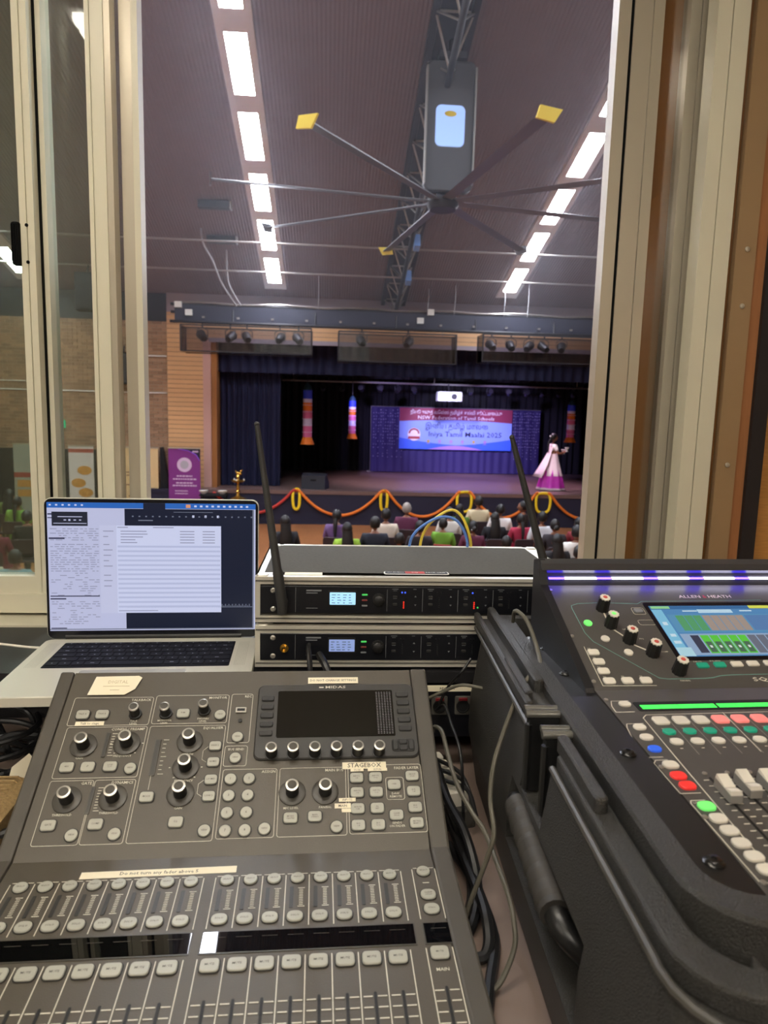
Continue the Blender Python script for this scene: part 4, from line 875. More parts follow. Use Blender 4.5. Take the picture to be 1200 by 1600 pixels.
def mm(mb):
    mb.v = [(x*0.001, y*0.001, z*0.001) for x, y, z in mb.v]; return mb
def outline(mb, x0, x1, y0, y1, r, w, z, mi=0, h=0.12):
    o = rrect(x0, x1, y0, y1, r); i = rrect(x0+w, x1-w, y0+w, y1-w, max(r-w, 0.2)); n = len(o)
    mb.add([(x, y, z+h) for x, y in o]+[(x, y, z+h) for x, y in i]+[(x, y, z) for x, y in o], [(k, (k+1) % n, n+(k+1) % n, n+k) for k in range(n)]+[(2*n+k, 2*n+(k+1) % n, (k+1) % n, k) for k in range(n)], mi)
def line(mb, x0, y0, x1, y1, w, z, mi=0, h=0.12):
    d = Vector((x1-x0, y1-y0)); L = d.length; d /= L; n = Vector((-d.y, d.x))*w/2
    mb.add([(x0+n.x, y0+n.y, z+h), (x0-n.x, y0-n.y, z+h), (x1-n.x, y1-n.y, z+h), (x1+n.x, y1+n.y, z+h)], [(0, 1, 2, 3)], mi)
class Panel:
    def __init__(s, root, frame): s.root = root; s.fr = frame
    def put(s, name, me, u, v, rot=0.0, w=0.0): return place(name, me, s.root, s.fr @ T(u*0.001, v*0.001, w*0.001) @ RZ(rot))
    def mesh(s, name, mb, mats, ang=40, parent=None): return place(name, mm(mb).data(name, mats, ang), s.root, s.fr)

# ------------------------------------------------------------------ grey digital mixer in the foreground
m_mix = mat('mixer_grey', (78, 72, 62), 0.45, noise=0.06, nscale=14, bump=0.12, bscale=900)
m_mixside = mat('mixer_side_grey', (72, 67, 59), 0.48, noise=0.05, nscale=14, bump=0.1, bscale=900)
m_mixdark = mat('mixer_module_black', (48, 46, 43), 0.45, bump=0.08, bscale=900)
m_btn = mat('cream_button', (166, 165, 152), 0.4); m_well = mat('button_well', (34, 32, 30), 0.6); m_print = mat('panel_print', (214, 208, 190), 0.6)
m_printdark = mat('button_print', (64, 62, 58), 0.6); m_knob = mat('black_knob', (24, 23, 22), 0.45); m_silver = mat('silver_ring', (190, 186, 176), 0.35, 0.8); m_knobtop = mat('knob_top_grey', (84, 81, 75), 0.65, spec=0.2)
m_ring = mat('encoder_ring', (66, 62, 55), 0.4); m_slot = mat('slot_black', (12, 12, 12), 0.6); m_gloss = mat('gloss_black', (6, 6, 7), 0.015, spec=0.5); m_screenoff = mat('dark_screen', (30, 28, 24), 0.14, noise=0.3, nscale=60)
m_tape = mat('label_tape', (236, 226, 198), 0.6); m_tapeink = mat('tape_ink', (60, 54, 46), 0.7); m_rubber = mat('dark_rubber', (40, 39, 37), 0.6)
OX, OY, OZ = -0.1077, 0.9411, 2.6927
mx = thing('mixing_desk', 'grey digital mixing desk with cream buttons and dark screen in the foreground', 'mixing desk', (OX, OY, TZ), rad(1.0))
PU = T(0, 0, OZ-TZ) @ RX(rad(31.7)); PL = PU @ T(0, -0.248, 0) @ RX(rad(4.2-31.7))
up = Panel(mx, PU); lo = Panel(mx, PL)
A31, A4 = rad(31.7), rad(4.2)
def prof(d):        # side outline of the mixer, pushed out by d
    zb = OZ-TZ; br = (-0.248*math.cos(A31), zb-0.248*math.sin(A31)); fr = (br[0]-0.335*math.cos(A4), br[1]-0.335*math.sin(A4))
    return [(0.012+d, 0.004), (0.012+d, zb-0.012), (0.004, zb+d), (br[0], br[1]+d*1.1), (fr[0]+0.01, fr[1]+d), (fr[0]-d, fr[1]-0.012), (fr[0]+0.02, 0.004)]
b = MB(); b.prism(prof(0), -0.2275, 0.2235, mtx=MT); b.build('body', m_mix, mx)
for x0, x1 in ((-0.2465, -0.2285), (0.2245, 0.2465)):
    b = MB(); b.prism(prof(0.0025), x0, x1, mtx=MT); o = b.build('side_cheek', m_mixside, mx); md = o.modifiers.new('round', 'BEVEL'); md.width = 0.003; md.segments = 2
def btn(w, h, r, hh=2.2, ring=True):
    b = MB()
    if ring: b.prism(rrect(-w/2-1.2, w/2+1.2, -h/2-1.2, h/2+1.2, min(r+1.2, h/2+1.19), 4), 0, 0.35, 1)
    b.rprism(rrect(-w/2, w/2, -h/2, h/2, min(r, h/2-0.01), 4), 0, hh, 0.7, 0); return mm(b).data('button', [m_btn, m_well])
rb = btn(16, 12.5, 3.5); rs = btn(14.5, 12, 3.5); cb_ = btn(14, 14, 7); sel_b = btn(14.5, 14.5, 7.2); solo_b = btn(16, 13.5, 6); mute_b = btn(17.5, 14.5, 4)
bt = MB(); up_print = MB(); lp_print = MB(); blt = MB()
def bl(mb, s, u, v, h, hh=2.35, wd=None): letter(mb, s, u, v, hh, h, 0, wd)
for (u, v), s in {(-201, -64): 'TALK A', (-177, -64): 'TALK B', (-76, -64): 'DIM', (-201, -137): '48V', (-177, -137): 'Ø', (-151, -137): 'LOW\nCUT', (-202, -208): 'GATE', (-151, -208): 'COMP', (-101, -177): 'MODE', (-30, -112): 'HIGH 2', (-30, -134): 'HI MID', (-30, -157): 'LO MID', (-30, -178): 'LOW 2', (-63, -208): 'EQ'}.items():
    up.put('button', rb if s not in ('HIGH 2', 'HI MID', 'LO MID', 'LOW 2') else rs, u, v); bl(bt, s, u, v, 3.0 if '\n' not in s else 2.6)
for (u, v), s in {(-29, -67): 'VIEW', (-127, -140): 'VIEW', (-174, -220): 'VIEW', (-128, -220): 'VIEW', (-30, -219): 'VIEW', (-7, -157): '1', (15, -157): '2', (-7, -178): '3', (15, -178): '4', (-7, -199): '5', (15, -199): '6', (-7, -220): '7', (15, -220): '8', (37, -219): 'VIEW', (-4, -100): 'VIEW', (-4, -129): 'VIEW', (119, -219): 'VIEW'}.items():
    up.put('button', cb_, u, v); bl(bt, s, u, v, 2.8 if len(s) > 1 else 4)
for (u, v), s in {(66, -207): 'MONO\nCENTRE', (94, -206): 'MAIN\nSTEREO', (144, -159): 'INPUTS\n1-8', (167, -159): 'INPUTS\n9-16', (189, -169): 'USER', (212, -158): 'GROUP\nDCA', (144, -178): 'INPUTS\n1-8', (167, -178): 'INPUTS\n9-16', (212, -178): 'BUS\n1-8', (144, -198): 'AUX IN\nUSB', (167, -198): 'FX\nRET', (189, -207): 'CLEAR\nSOLO', (212, -198): 'BUS\n9-16', (144, -218): 'BUS\n1-8', (167, -218): 'BUS\n9-16', (212, -217): 'MATRIX\nMAIN C'}.items():
    up.put('button', rb, u, v); bl(bt, s, u, v, 2.5)
up.mesh('button_lettering', bt, m_printdark)['kind'] = 'stuff'
e = MB(); e.lathe([(16, 0), (16, 1.2), (14.5, 1.8), (9, 1.8)], 28, 2); e.lathe([(7.8, 1.8), (7.4, 17.5), (7.4, 18)], 20, 0); e.lathe([(7.6, 16.8), (7.6, 18.6), (5.4, 18.9)], 20, 1, cap=False); e.lathe([(5.4, 18.8), (0, 18.4)], 20, 3)
enc_me = mm(e).data('encoder_knob', [m_knob, m_silver, m_ring, m_knobtop])
e = MB(); e.lathe([(8.5, 0), (8, 1.5), (6.4, 2), (6.2, 16.5), (5.5, 17.3), (3.5, 17.6), (0, 17.4)], 18, 0, flute=0.05); e.lathe([(6.3, 14.8), (6.3, 17), (4.6, 17.8)], 18, 1, cap=False); e.lathe([(4.6, 17.7), (0, 17.4)], 18, 2)
pot_me = mm(e).data('level_knob', [m_knob, m_silver, m_knobtop])
e = MB(); e.lathe([(8.6, 0), (8.6, 1), (7.2, 1.2), (6.8, 15.3)], 20, 0); e.lathe([(7, 14.5), (7, 16.4), (5, 16.8)], 20, 1, cap=False); e.lathe([(5, 16.7), (0, 16.3)], 20, 3)
sk_me = mm(e).data('screen_knob', [m_knob, m_silver, m_ring, m_knobtop])
for u, v in ((-189, -108), (-138, -106), (-190, -178), (-139, -177), (-62, -105), (-62, -140), (-63, -174), (67, -176), (106, -176)): up.put('encoder_knob', enc_me, u, v)
for u, v in ((-136, -64), (-98, -64), (-50, -60)): up.put('level_knob', pot_me, u, v)
for k in range(6): up.put('screen_knob', sk_me, 40+26.6*k, -126, w=2.5)
# printed boxes and words on the upper panel
P = up_print
for x0, x1, y0, y1 in ((-217, -117, -80, -38), (-114, -20, -79, -36), (-215, -117, -151.5, -82), (-215, -165, -231, -154), (-164, -117, -231, -154), (-114, -20, -231, -82), (-17, 11, -108, -35), (-18, 10, -140, -112), (-17, 48, -229, -144), (51, 131, -229, -144), (133.5, 224, -228, -142), (179, 201, -188, -159)):
    outline(P, x0, x1, y0, y1, 3, 0.55, 0.05)
for s, x, y in (('TALKBACK', -120, -42.5), ('MONITOR', -23, -40.5), ('REC', 9, -39), ('CONFIG / PREAMP', -120, -86), ('GATE', -167, -158), ('DYNAMICS', -120, -158), ('EQUALISER', -23, -86), ('ASSIGN', 46, -148), ('MAIN BUS', 128, -148), ('FADER LAYER', 221, -147)): letter(P, s, x, y, 0.1, 5.0, align='R')
letter(P, 'BUS SEND', -4, -117, 0.1, 4.4)
for s, x, y in (('GAIN', -190, -125), ('FREQUENCY', -140, -123), ('THRESHOLD', -191, -196), ('THRESHOLD', -140, -195), ('WIDTH', -62, -122.5), ('FREQUENCY', -62, -157.5), ('GAIN', -63, -191.5), ('TALK\nLEVEL', -136, -76), ('MONITOR\nLEVEL', -98, -76), ('PHONES\nLEVEL', -50, -74), ('M/C LEVEL', 66, -195), ('PAN/BAL', 106, -195), ('DAW\nREMOTE', 190, -182), ('SENDS\nON FADER', 189, -218)): letter(P, s, x, y, 0.1, 3.8)
for x, y0, y1 in ((-158, -122, -92), (-158, -192, -164), (-94, -148, -102)):
    for k in range(9):
        yy = y0+(y1-y0)*k/8; P.box(x, x+(4 if k % 4 else 6.5), yy-0.35, yy+0.35, 0.05, 0.15)
for u in (-189, -138, -190, -139): pass
line(P, -101, -168, -101, -150, 0.5, 0.05); line(P, -38, -112, -44, -118, 0.5, 0.05); line(P, -44, -118, -44, -130, 0.5, 0.05); line(P, -44, -130, -38, -134, 0.5, 0.05); line(P, -38, -157, -44, -162, 0.5, 0.05); line(P, -44, -162, -44, -174, 0.5, 0.05); line(P, -44, -174, -38, -178, 0.5, 0.05)
for k, a in enumerate((-130, -50, 0, 180)):
    for (u, v) in ((-62, -140), (-138, -106)): P.box(u+19*math.cos(rad(a))-1, u+19*math.cos(rad(a))+1, v+17*math.sin(rad(a))-0.5, v+17*math.sin(rad(a))+0.5, 0.05, 0.15)
up.mesh('panel_lettering', P, m_print)['kind'] = 'stuff'
for x0, x1, y0, y1 in ((-165.5, -160.5, -124, -90), (-166.5, -161.5, -196, -162), (-104, -97, -150, -101)):
    q = MB(); q.rprism(rrect(x0, x1, y0, y1, 1), -0.2, 0.4, 0.2); q.box(x0+1.2, x1-1.2, y0+1.5, y1-1.5, 0.4, 0.45, 1); up.mesh('level_meter', q, [m_ring, m_mixdark])
q = MB(); q.rprism(rrect(-10, 4, -64, -56, 1), 0, 1.2, 0.4, 0); q.box(-8, 2, -62, -58, 1.2, 1.3, 1); up.mesh('usb_socket', q, [m_silver, m_slot])
q = MB(); q.lathe([(2.5, 0), (2.5, 1), (0, 1.4)], 12, mtx=T(-3, -76, 0)); up.mesh('indicator_lamp', q, m_well)
# screen module
q = MB(); q.rprism(rrect(17.5, 224.5, -133, -22, 9, 5), -0.5, 2.5, 1.5); up.mesh('screen_module', q, m_mixdark)
q = MB(); q.rprism(rrect(44, 196, -103.5, -33, 2, 3), 2, 3.0, 0.3); scr = up.mesh('screen', q, m_screenoff)
q = MB()
for c in range(6):
    for r in range(26): q.box(173.5+c*3.6, 175.6+c*3.6, -100+r*2.5, -98.9+r*2.5, 3.0, 3.08)
q = mm(q).build('meter_dots', mat('dim_meter_print', (92, 90, 96), 0.5), scr); q['kind'] = 'stuff'
sb = MB(); sb.rprism(rrect(-8.5, 8.5, -4, 4, 2.5, 3), 0, 2.2, 0.8); sb_me = mm(sb).data('side_button', m_rubber)
for k in range(5): up.put('side_button', sb_me, 31, -45-13*k, w=2.5); up.put('side_button', sb_me, 209, -41-13*k, w=2.5)
q = MB(); q.rprism(rrect(190, 219, -126, -108, 4, 3), 2.4, 3.4, 0.5); dp = up.mesh('cursor_pad', q, m_well)
for x0, x1, y0, y1 in ((191, 198, -124, -110), (211, 218, -124, -110), (199, 210, -116, -109), (199, 210, -125, -118)):
    q = MB(); q.rprism(rrect(x0, x1, y0, y1, 2, 2), 3.2, 5, 0.8); up.mesh('cursor_key', q, m_rubber)
q = MB(); letter(q, 'MIDAS', 120, -27.5, 2.6, 5.5, width=27); q.box(98, 104, -28.5, -26.5, 2.55, 2.65); up.mesh('maker_lettering', q, m_print)
# tape labels stuck on the panel
def tape(panel, name, x0, x1, y0, y1, s, h, label=None, skew=0.0, z=0.3):
    q = MB(); q.prism([(x0, y0), (x1, y0+skew), (x1, y1+skew), (x0, y1)], z-0.25, z); 
    if s: letter(q, s, (x0+x1)/2, (y0+y1)/2+skew/2, z+0.06, h, 1)
    o = panel.mesh(name, q, [m_tape, m_tapeink])
    if label: o['label'] = label
    return o
tape(up, 'label_tape', 127, 181, -147, -138, 'STAGEBOX', 8.2, 'large STAGEBOX tape label')
tape(up, 'label_tape', 137, 153, -150.5, -146.5, 'S1-16', 3.5, z=0.5); tape(up, 'label_tape', 158, 182, -150.5, -146.5, 'S17-32', 3.5, z=0.5)
tape(up, 'label_tape', 122, 142, -189, -184.5, 'INPUTS', 3.6, z=0.6); tape(up, 'label_tape', 117, 136, -197, -191, 'MAIN', 4.2, z=0.5); tape(up, 'label_tape', 125, 137, -202, -197.5, '', 3, z=0.4)
tape(up, 'label_tape', 83, 151, -19.5, -9.5, 'DO NOT CHANGE SETTINGS', 4.8, 'printed tape label above the mixer screen')
tape(up, 'label_tape', -207, -172, -80, -74, 'Talk to stage', 4.4)
q = MB(); q.prism([(-203, -34), (-156, -34), (-144, -25), (-138, -7), (-143, -4), (-198, -5)], 0.1, 0.5); letter(q, 'DIGITAL', -168, -14, 0.55, 7, 1); q.box(-186, -152, -21, -20, 0.5, 0.56, 1); q.box(-176, -164, -27, -26, 0.5, 0.56, 1); o = up.mesh('torn_sticker', q, [m_tape, mat('faded_ink', (190, 176, 140), 0.7)]); o['label'] = 'torn cream paper sticker'
# fader section
L = lp_print; lb = [-34-24.35*k for k in range(8)]; rbk = [3+24.45*k for k in range(8)]
bt2 = MB()
for x in lb+rbk:
    lo.put('button', sel_b, x, -38); lo.put('button', solo_b, x-1.2, -91); lo.put('button', mute_b, x-2.5, -145)
    bl(bt2, 'SELECT', x, -38, 2.6); bl(bt2, 'SOLO', x-1.2, -91, 3.2); bl(bt2, 'MUTE', x-2.5, -145, 3.4)
    for k in range(12):
        yy = -52-k*2.3; L.box(x-1+(2 if k in (0, 11) else 3.2), x-1+9, yy-0.4, yy+0.4, 0.05, 0.15) if k in (0, 11) else L.box(x+2.2, x+6.2, yy-0.35, yy+0.35, 0.05, 0.15)
    q = MB(); q.prism(rrect(x-7.5, x-3.5, -79, -50, 1), -0.2, 0.25); lo.mesh('channel_meter', q, m_mixdark)
    q = MB(); q.prism(rrect(x-3.3, x-0.7, -300, -180, 1.29, 4), -0.3, 0.2); lo.mesh('fader_slot', q, m_slot)
    for k in range(11):
        yy = -184.5-10.6*k
        for s0, s1 in ((-12.5, -4.5), (-0.0, 8.2)): L.box(x+s0, x+s1, yy-0.55, yy+0.55, 0.05, 0.15)
for xm, v_, me_, s in ((211, -35, sel_b, 'SELECT'), (211.5, -69, solo_b, 'CLEAR\nSOLO'), (212, -88.5, solo_b, 'SOLO'), (211, -142.5, mute_b, 'MUTE')): lo.put('button', me_, xm, v_); bl(bt2, s, xm, v_, 2.8)
q = MB(); q.prism(rrect(209.7, 212.3, -300, -178, 1.29, 4), -0.3, 0.2); lo.mesh('fader_slot', q, m_slot); letter(L, 'MAIN', 211, -160.5, 0.1, 5)
for k in range(11):
    yy = -182-10.6*k
    for s0, s1 in ((-11, -2.5), (2.5, 11)): L.box(211+s0, 211+s1, yy-0.55, yy+0.55, 0.05, 0.15)
L.box(208, 215, -52, -51, 0.05, 0.15)
lo.mesh('button_lettering', bt2, m_printdark)['kind'] = 'stuff'
for k in range(9):
    for x in (-21.5-24.35*k, 186.5-24.45*k):
        line(L, x, -33, x, -102, 0.9, 0.05); line(L, x-2.5, -137, x-2.5, -315, 0.9, 0.05)
for x in (199, 224): line(L, x, -31, x, -101, 0.9, 0.05); line(L, x, -136, x, -315, 0.9, 0.05)
for k in range(8):
    for x in (-21.5-24.35*k, 186.5-24.45*k): line(L, x-1.5, -31.2, x-23, -31.2, 0.9, 0.05)
line(L, 200.5, -29.5, 222.5, -29.5, 0.9, 0.05)
lo.mesh('panel_lettering', L, m_print)['kind'] = 'stuff'
for x0, x1 in ((-222, -20), (-12, 192), (199, 227)):
    q = MB(); q.prism(rrect(x0, x1, -132, -105, 1), -0.2, 0.35, 0); q.prism(rrect(x0+1.5, x1-1.5, -130.5, -106.5, 0.5), 0.3, 0.5, 1)
    xx = x0+8
    while xx+14 < x1: q.box(xx, xx+15, -113.4, -113, 0.5, 0.54, 2); xx += 24.4
    lo.mesh('scribble_strip', q, [m_ring, m_gloss, m_knobtop])
tape(lo, 'label_tape', -150, 11, -28.5, -18.5, 'Do not turn any fader above 5', 6.6, 'long tape label above the faders', skew=2.5)

# ------------------------------------------------------------------ laptop
m_alu = mat('laptop_aluminium', (200, 197, 182), 0.4, 0.15); m_key = mat('laptop_key', (15, 16, 26), 0.6, spec=0.2); m_kwell = mat('keyboard_well', (9, 9, 16), 0.7, spec=0.2); m_bez = mat('screen_bezel', (14, 15, 22), 0.25)
def scr_m(n, c, e=0.9): return mat(n, tuple(int(v*0.25) for v in c), 0.3, emit=c, estr=e)
s_bg = scr_m('screen_lavender', (188, 192, 224)); s_win = scr_m('screen_window', (204, 210, 240)); s_stripe = scr_m('screen_stripe', (182, 189, 222)); s_side = scr_m('screen_sidebar', (194, 198, 228)); s_dark = scr_m('screen_navy', (20, 27, 48)); s_blue = scr_m('screen_blue', (40, 100, 185)); s_txt = scr_m('screen_text', (146, 149, 178)); s_ink = scr_m('screen_ink', (52, 54, 82)); s_mid = scr_m('screen_grey', (110, 116, 135)); s_or = scr_m('screen_orange', (220, 150, 110)); s_play = scr_m('screen_player', (34, 38, 52))
lap = thing('laptop', 'open silver laptop with file windows on its screen', 'laptop', (-0.4756, 1.2048, 2.636), rad(2.08))
LW, LD = 0.3557, 0.2481
b = MB(); b.rprism([(x*1.0, y) for x, y in rrect(0, LW, -LD, 0.004, 0.012, 4)], 0.0015, 0.0155, 0.0012); b.build('base', m_alu, lap)
q = MB(); q.prism(rrect(0.037, LW-0.037, -0.137, -0.017, 0.003), 0.0150, 0.01565); kb = q.build('keyboard', m_kwell, lap)
rows = [([1]*14, 0.0095), ([1]*13+[1.5], 0.0158), ([1.5]+[1]*13, 0.0158), ([1.75]+[1]*11+[1.75], 0.0158), ([2.25]+[1]*10+[2.25], 0.0158), ([1, 1, 1, 1.25, 5, 1.25, 1, 1, 1, 1], 0.0158)]
y = -0.0185; kc = {}; kl = MB()
for wds, hgt in rows:
    tot = sum(wds); unit = 0.279/tot; x = 0.0385
    for w_ in wds:
        kw, key_ = w_*unit-0.0022, (round(w_*unit, 4), hgt)
        if key_ not in kc: kc[key_] = MB().rprism(rrect(-kw/2, kw/2, -hgt/2, hgt/2, 0.0015, 2), 0, 0.0009, 0.0003).data('key', m_key)
        place('key', kc[key_], kb, T(x+w_*unit/2, y-hgt/2-0.001, 0.01565)); lx = x+w_*unit/2; lw = 0.0011 if w_ <= 1 else 0.003
        if w_ < 4: kl.box(lx-lw, lx+lw, y-hgt/2-0.0022, y-hgt/2+0.0004, 0.0165, 0.0166)
        x += w_*unit
    y -= hgt+0.0035
kl.build('key_legends', mat('key_legend_grey', (120, 122, 135), 0.6), kb)['kind'] = 'stuff'
q = MB()
for (x0, x1) in ((0.012, 0.03), (LW-0.03, LW-0.012)):
    for i in range(7):
        for j in range(36): q.box(x0+i*0.0026, x0+i*0.0026+0.0009, -0.02-j*0.0032-0.0009, -0.02-j*0.0032, 0.0154, 0.01555)
q = q.build('speaker_holes', mat('hole_grey', (120, 117, 108), 0.6), lap); q['kind'] = 'stuff'
q = MB(); q.prism(rrect(0.1, LW-0.1, -0.24, -0.148, 0.005), 0.0150, 0.0156); q.build('trackpad', mat('trackpad', (180, 176, 162), 0.25, 0.3), lap)
LM = T(0, 0.004, 0.0155) @ RX(rad(-1.6+90))          # lid frame: x right, y up the lid, z towards the viewer
LH = 0.243
q = MB(); q.rprism(rrect(0, LW, 0.0, LH, 0.012, 4), -0.006, -0.001, 0.001, mtx=RX(0)); q.build('lid', m_alu, lap, LM)
q = MB(); q.prism(rrect(0.0015, LW-0.0015, 0.001, LH-0.0015, 0.011, 4), -0.001, 0.0); q.build('bezel', m_bez, lap, LM)
q = MB(); q.tube([(0.03, 0.003, -0.003), (LW-0.03, 0.003, -0.003)], 0.005, 10); q.build('hinge', m_knob, lap, LM)
sx0, sx1, sy0, sy1 = 0.0055, LW-0.0055, 0.0145, LH-0.0075
def sb_(u0, u1, v0, v1, z0, z1, mb, mi=0): mb.box(sx0+(sx1-sx0)*u0, sx0+(sx1-sx0)*u1, sy1-(sy1-sy0)*v1, sy1-(sy1-sy0)*v0, z0, z1, mi)
q = MB(); sb_(0, 1, 0, 1, 0, 0.0002, q); sc_ = q.build('screen', s_bg, lap, LM)
def win_(name, rects, m, z): 
    q = MB()
    for r in rects: sb_(*r, 0.0002, z, q)
    return q.build(name, m, sc_)
win_('menu_bar', [(0, 1, 0, 0.042)], s_blue, 0.0003); win_('camera_notch', [(0.455, 0.56, 0, 0.05)], s_dark, 0.0004)
win_('dark_window', [(0.365, 0.985, 0.045, 0.985)], s_dark, 0.0003)
win_('document_window', [(0.0, 0.36, 0.045, 0.99), (0.245, 0.365, 0.86, 0.99)], s_bg, 0.0004)
win_('player_panel', [(0.022, 0.19, 0.072, 0.18)], s_play, 0.0006)
win_('file_window', [(0.245, 0.83, 0.175, 0.86)], s_win, 0.0006); win_('file_sidebar', [(0.245, 0.325, 0.175, 0.86)], s_side, 0.0007)
win_('row_stripes', [(0.33, 0.826, 0.33+k*0.0364, 0.345+k*0.0364) for k in range(14)], s_stripe, 0.0007)
tl = []
for k in range(10): tl.append((0.262, 0.285+random.random()*0.03, 0.215+k*0.042+(0.02 if k > 1 else 0)+(0.03 if k > 6 else 0), 0.222+k*0.042+(0.02 if k > 1 else 0)+(0.03 if k > 6 else 0)))
for k in range(5): tl += [(0.345, 0.4+random.random()*0.13, 0.215+k*0.022, 0.222+k*0.022), (0.63, 0.7, 0.215+k*0.022, 0.222+k*0.022), (0.74, 0.8, 0.215+k*0.022, 0.222+k*0.022)]
tl += [(0.33, 0.38, 0.185, 0.192), (0.5, 0.6, 0.185, 0.192), (0.33, 0.52, 0.84, 0.846)]
win_('file_text', tl, s_txt, 0.0008)
dt = []
for k in range(44):
    v0 = 0.20+k*0.0172
    if 0.72 < v0 < 0.76 or 0.29 < v0 < 0.31: continue
    x = 0.012
    while x < 0.235:
        w_ = random.uniform(0.008, 0.035); 
        if random.random() < (0.8 if k < 20 else 0.45): dt.append((x, min(x+w_, 0.24), v0, v0+0.006))
        x += w_+0.008
win_('document_text', dt, s_txt, 0.0005)
win_('heading_bars', [(0.006, 0.08, 0.27, 0.282), (0.006, 0.24, 0.722, 0.73), (0.006, 0.08, 0.742, 0.752), (0.006, 0.08, 0.975, 0.983), (0.003, 0.022, 0.085, 0.095), (0.003, 0.022, 0.115, 0.122)], s_ink, 0.0006)
win_('player_controls', [(0.05, 0.165, 0.107, 0.113), (0.03, 0.185, 0.158, 0.163), (0.1, 0.11, 0.128, 0.142), (0.078, 0.09, 0.131, 0.139), (0.124, 0.136, 0.131, 0.139), (0.15, 0.16, 0.131, 0.139)], s_bg, 0.0008)
win_('menu_icons', [(0.01+k*0.03, 0.02+k*0.03, 0.014, 0.026) for k in range(6)]+[(0.7+k*0.028, 0.712+k*0.028, 0.014, 0.028) for k in range(10)], s_win, 0.0006); win_('menu_alert', [(0.66, 0.682, 0.008, 0.034)], s_or, 0.0006)
win_('toolbar_icons', [(0.4+k*0.032, 0.408+k*0.032, 0.098, 0.108) for k in range(19)]+[(0.43, 0.5, 0.13, 0.138), (0.6, 0.79, 0.066, 0.07)], s_mid, 0.0006); win_('toolbar_lit_icons', [(0.69, 0.7, 0.092, 0.11), (0.75, 0.76, 0.092, 0.11), (0.81, 0.82, 0.092, 0.11)], s_win, 0.0006)
win_('dark_window_edge', [(0.37, 0.985, 0.815, 0.82), (0.985, 0.992, 0.045, 0.99), (0.0, 0.992, 0.985, 0.992)], s_mid, 0.0006)
win_('waveform', [(0.832+k*0.0085, 0.836+k*0.0085, 0.80+(0.006 if k % 2 else -0.006), 0.812) for k in range(17)], s_mid, 0.0008)
# ------------------------------------------------------------------ two rack cases with wireless receivers
m_ext = mat('aluminium_extrusion', (200, 195, 180), 0.35, 0.25); m_case = mat('grey_laminate_panel', (80, 78, 72), 0.9, spec=0.15, noise=0.2, nscale=160, bump=0.15, bscale=400); m_face = mat('black_faceplate', (16, 17, 22), 0.35)
m_lcd = mat('lit_lcd', (150, 200, 225), 0.3, emit=(160, 208, 236), estr=0.85); m_lcd2 = mat('dim_lcd', (120, 140, 190), 0.3, emit=(132, 150, 200), estr=0.7); m_lcdink = mat('lcd_ink', (90, 110, 140), 0.5)
m_ledr = mat('red_led', (200, 30, 20), 0.4, emit=(230, 50, 30), estr=1.2); m_ledb = mat('blue_led', (50, 80, 255), 0.4, emit=(60, 90, 255), estr=1.6); m_ledg = mat('green_led', (60, 180, 80), 0.4, emit=(70, 190, 90), estr=0.6); m_smallw = mat('faint_print', (120, 122, 124), 0.5)
RXx, RXy = -0.1138, 1.101
RW, RD = 0.524, 0.272
def rack_case(z, H, label, lid):
    t = thing('rack_case', label, 'rack case', (RXx, RXy, z), rad(-0.35), 'aluminium edged rack cases')
    MB().box(0.004, RW-0.004, 0.004, RD, 0.0075, H-0.004).build('shell', m_case if lid else m_shelf, t)
    f = MB()
    f.box(0, RW, 0, 0.012, H-0.012, H); f.box(0, RW, 0, 0.012, 0, 0.011); f.box(0, 0.008, 0, 0.012, 0.011, H-0.012); f.box(RW-0.008, RW, 0, 0.012, 0.011, H-0.012)
    f.box(0.001, RW-0.001, -0.001, 0.002, H-0.0075, H-0.0055, 1); f.box(0.001, RW-0.001, -0.001, 0.002, 0.0055, 0.0075, 1)
    f.build('front_frame', [m_ext, m_knobtop], t)
    f = MB()
    for x in (0, RW-0.026): f.box(x, x+0.026, 0.012, RD, H-0.005, H); f.box(x if x == 0 else RW-0.003, (0.003 if x == 0 else RW), 0.012, RD, H-0.026, H)
    f.box(0.026, RW-0.026, RD-0.012, RD, H-0.005, H+0.001)
    for x in (0, RW-0.003): f.box(x, x+0.003, 0.012, RD, 0, 0.026)
    f.build('edge_extrusion', m_ext, t)
    for x in (0, RW-0.022):
        for y in (0.0, RD-0.022): MB().box(x, x+0.022, y, y+0.022, H-0.001, H+0.002, ch=0.005).build('corner_plate', m_ext, t)
    for x in (0.03, RW-0.03):
        for y in (0.04, RD-0.04): MB().lathe([(0.012, -0.0056), (0.012, 0.0)], 12, mtx=T(x, y, 0)).build('rubber_foot', m_rubber, t)
    q = MB(); q.box(0.008, RW-0.008, 0.011, 0.014, 0.011, H-0.012); q.build('inner_recess', m_slot, t)
    return t
c1 = rack_case(2.6416, 0.068, 'lower aluminium edged rack case directly on the black shelf', False)
c2 = rack_case(2.7154, 0.074, 'upper aluminium edged rack case with grey lid and sticker', True)
q = MB(); q.box(0.012, 0.5, 0.03, 0.26, 0.0742, 0.0745); q.build('lid_laminate', m_case, c2)
q = MB(); q.rprism(rrect(0.205, 0.312, 0.022, 0.042, 0.006, 3), 0.0742, 0.0752, 0.0004); st = q.build('maker_sticker', m_white, c2); st['label'] = 'black, white and red sticker on the lid'
q = MB(); q.rprism(rrect(0.207, 0.310, 0.0235, 0.0405, 0.005, 3), 0.075, 0.0755, 0.0002); q.build('sticker_black', m_slot, st)
q = MB(); q.box(0.24, 0.272, 0.025, 0.039, 0.0755, 0.0758); q.build('sticker_red', mat('sticker_red', (190, 40, 36), 0.4), st)
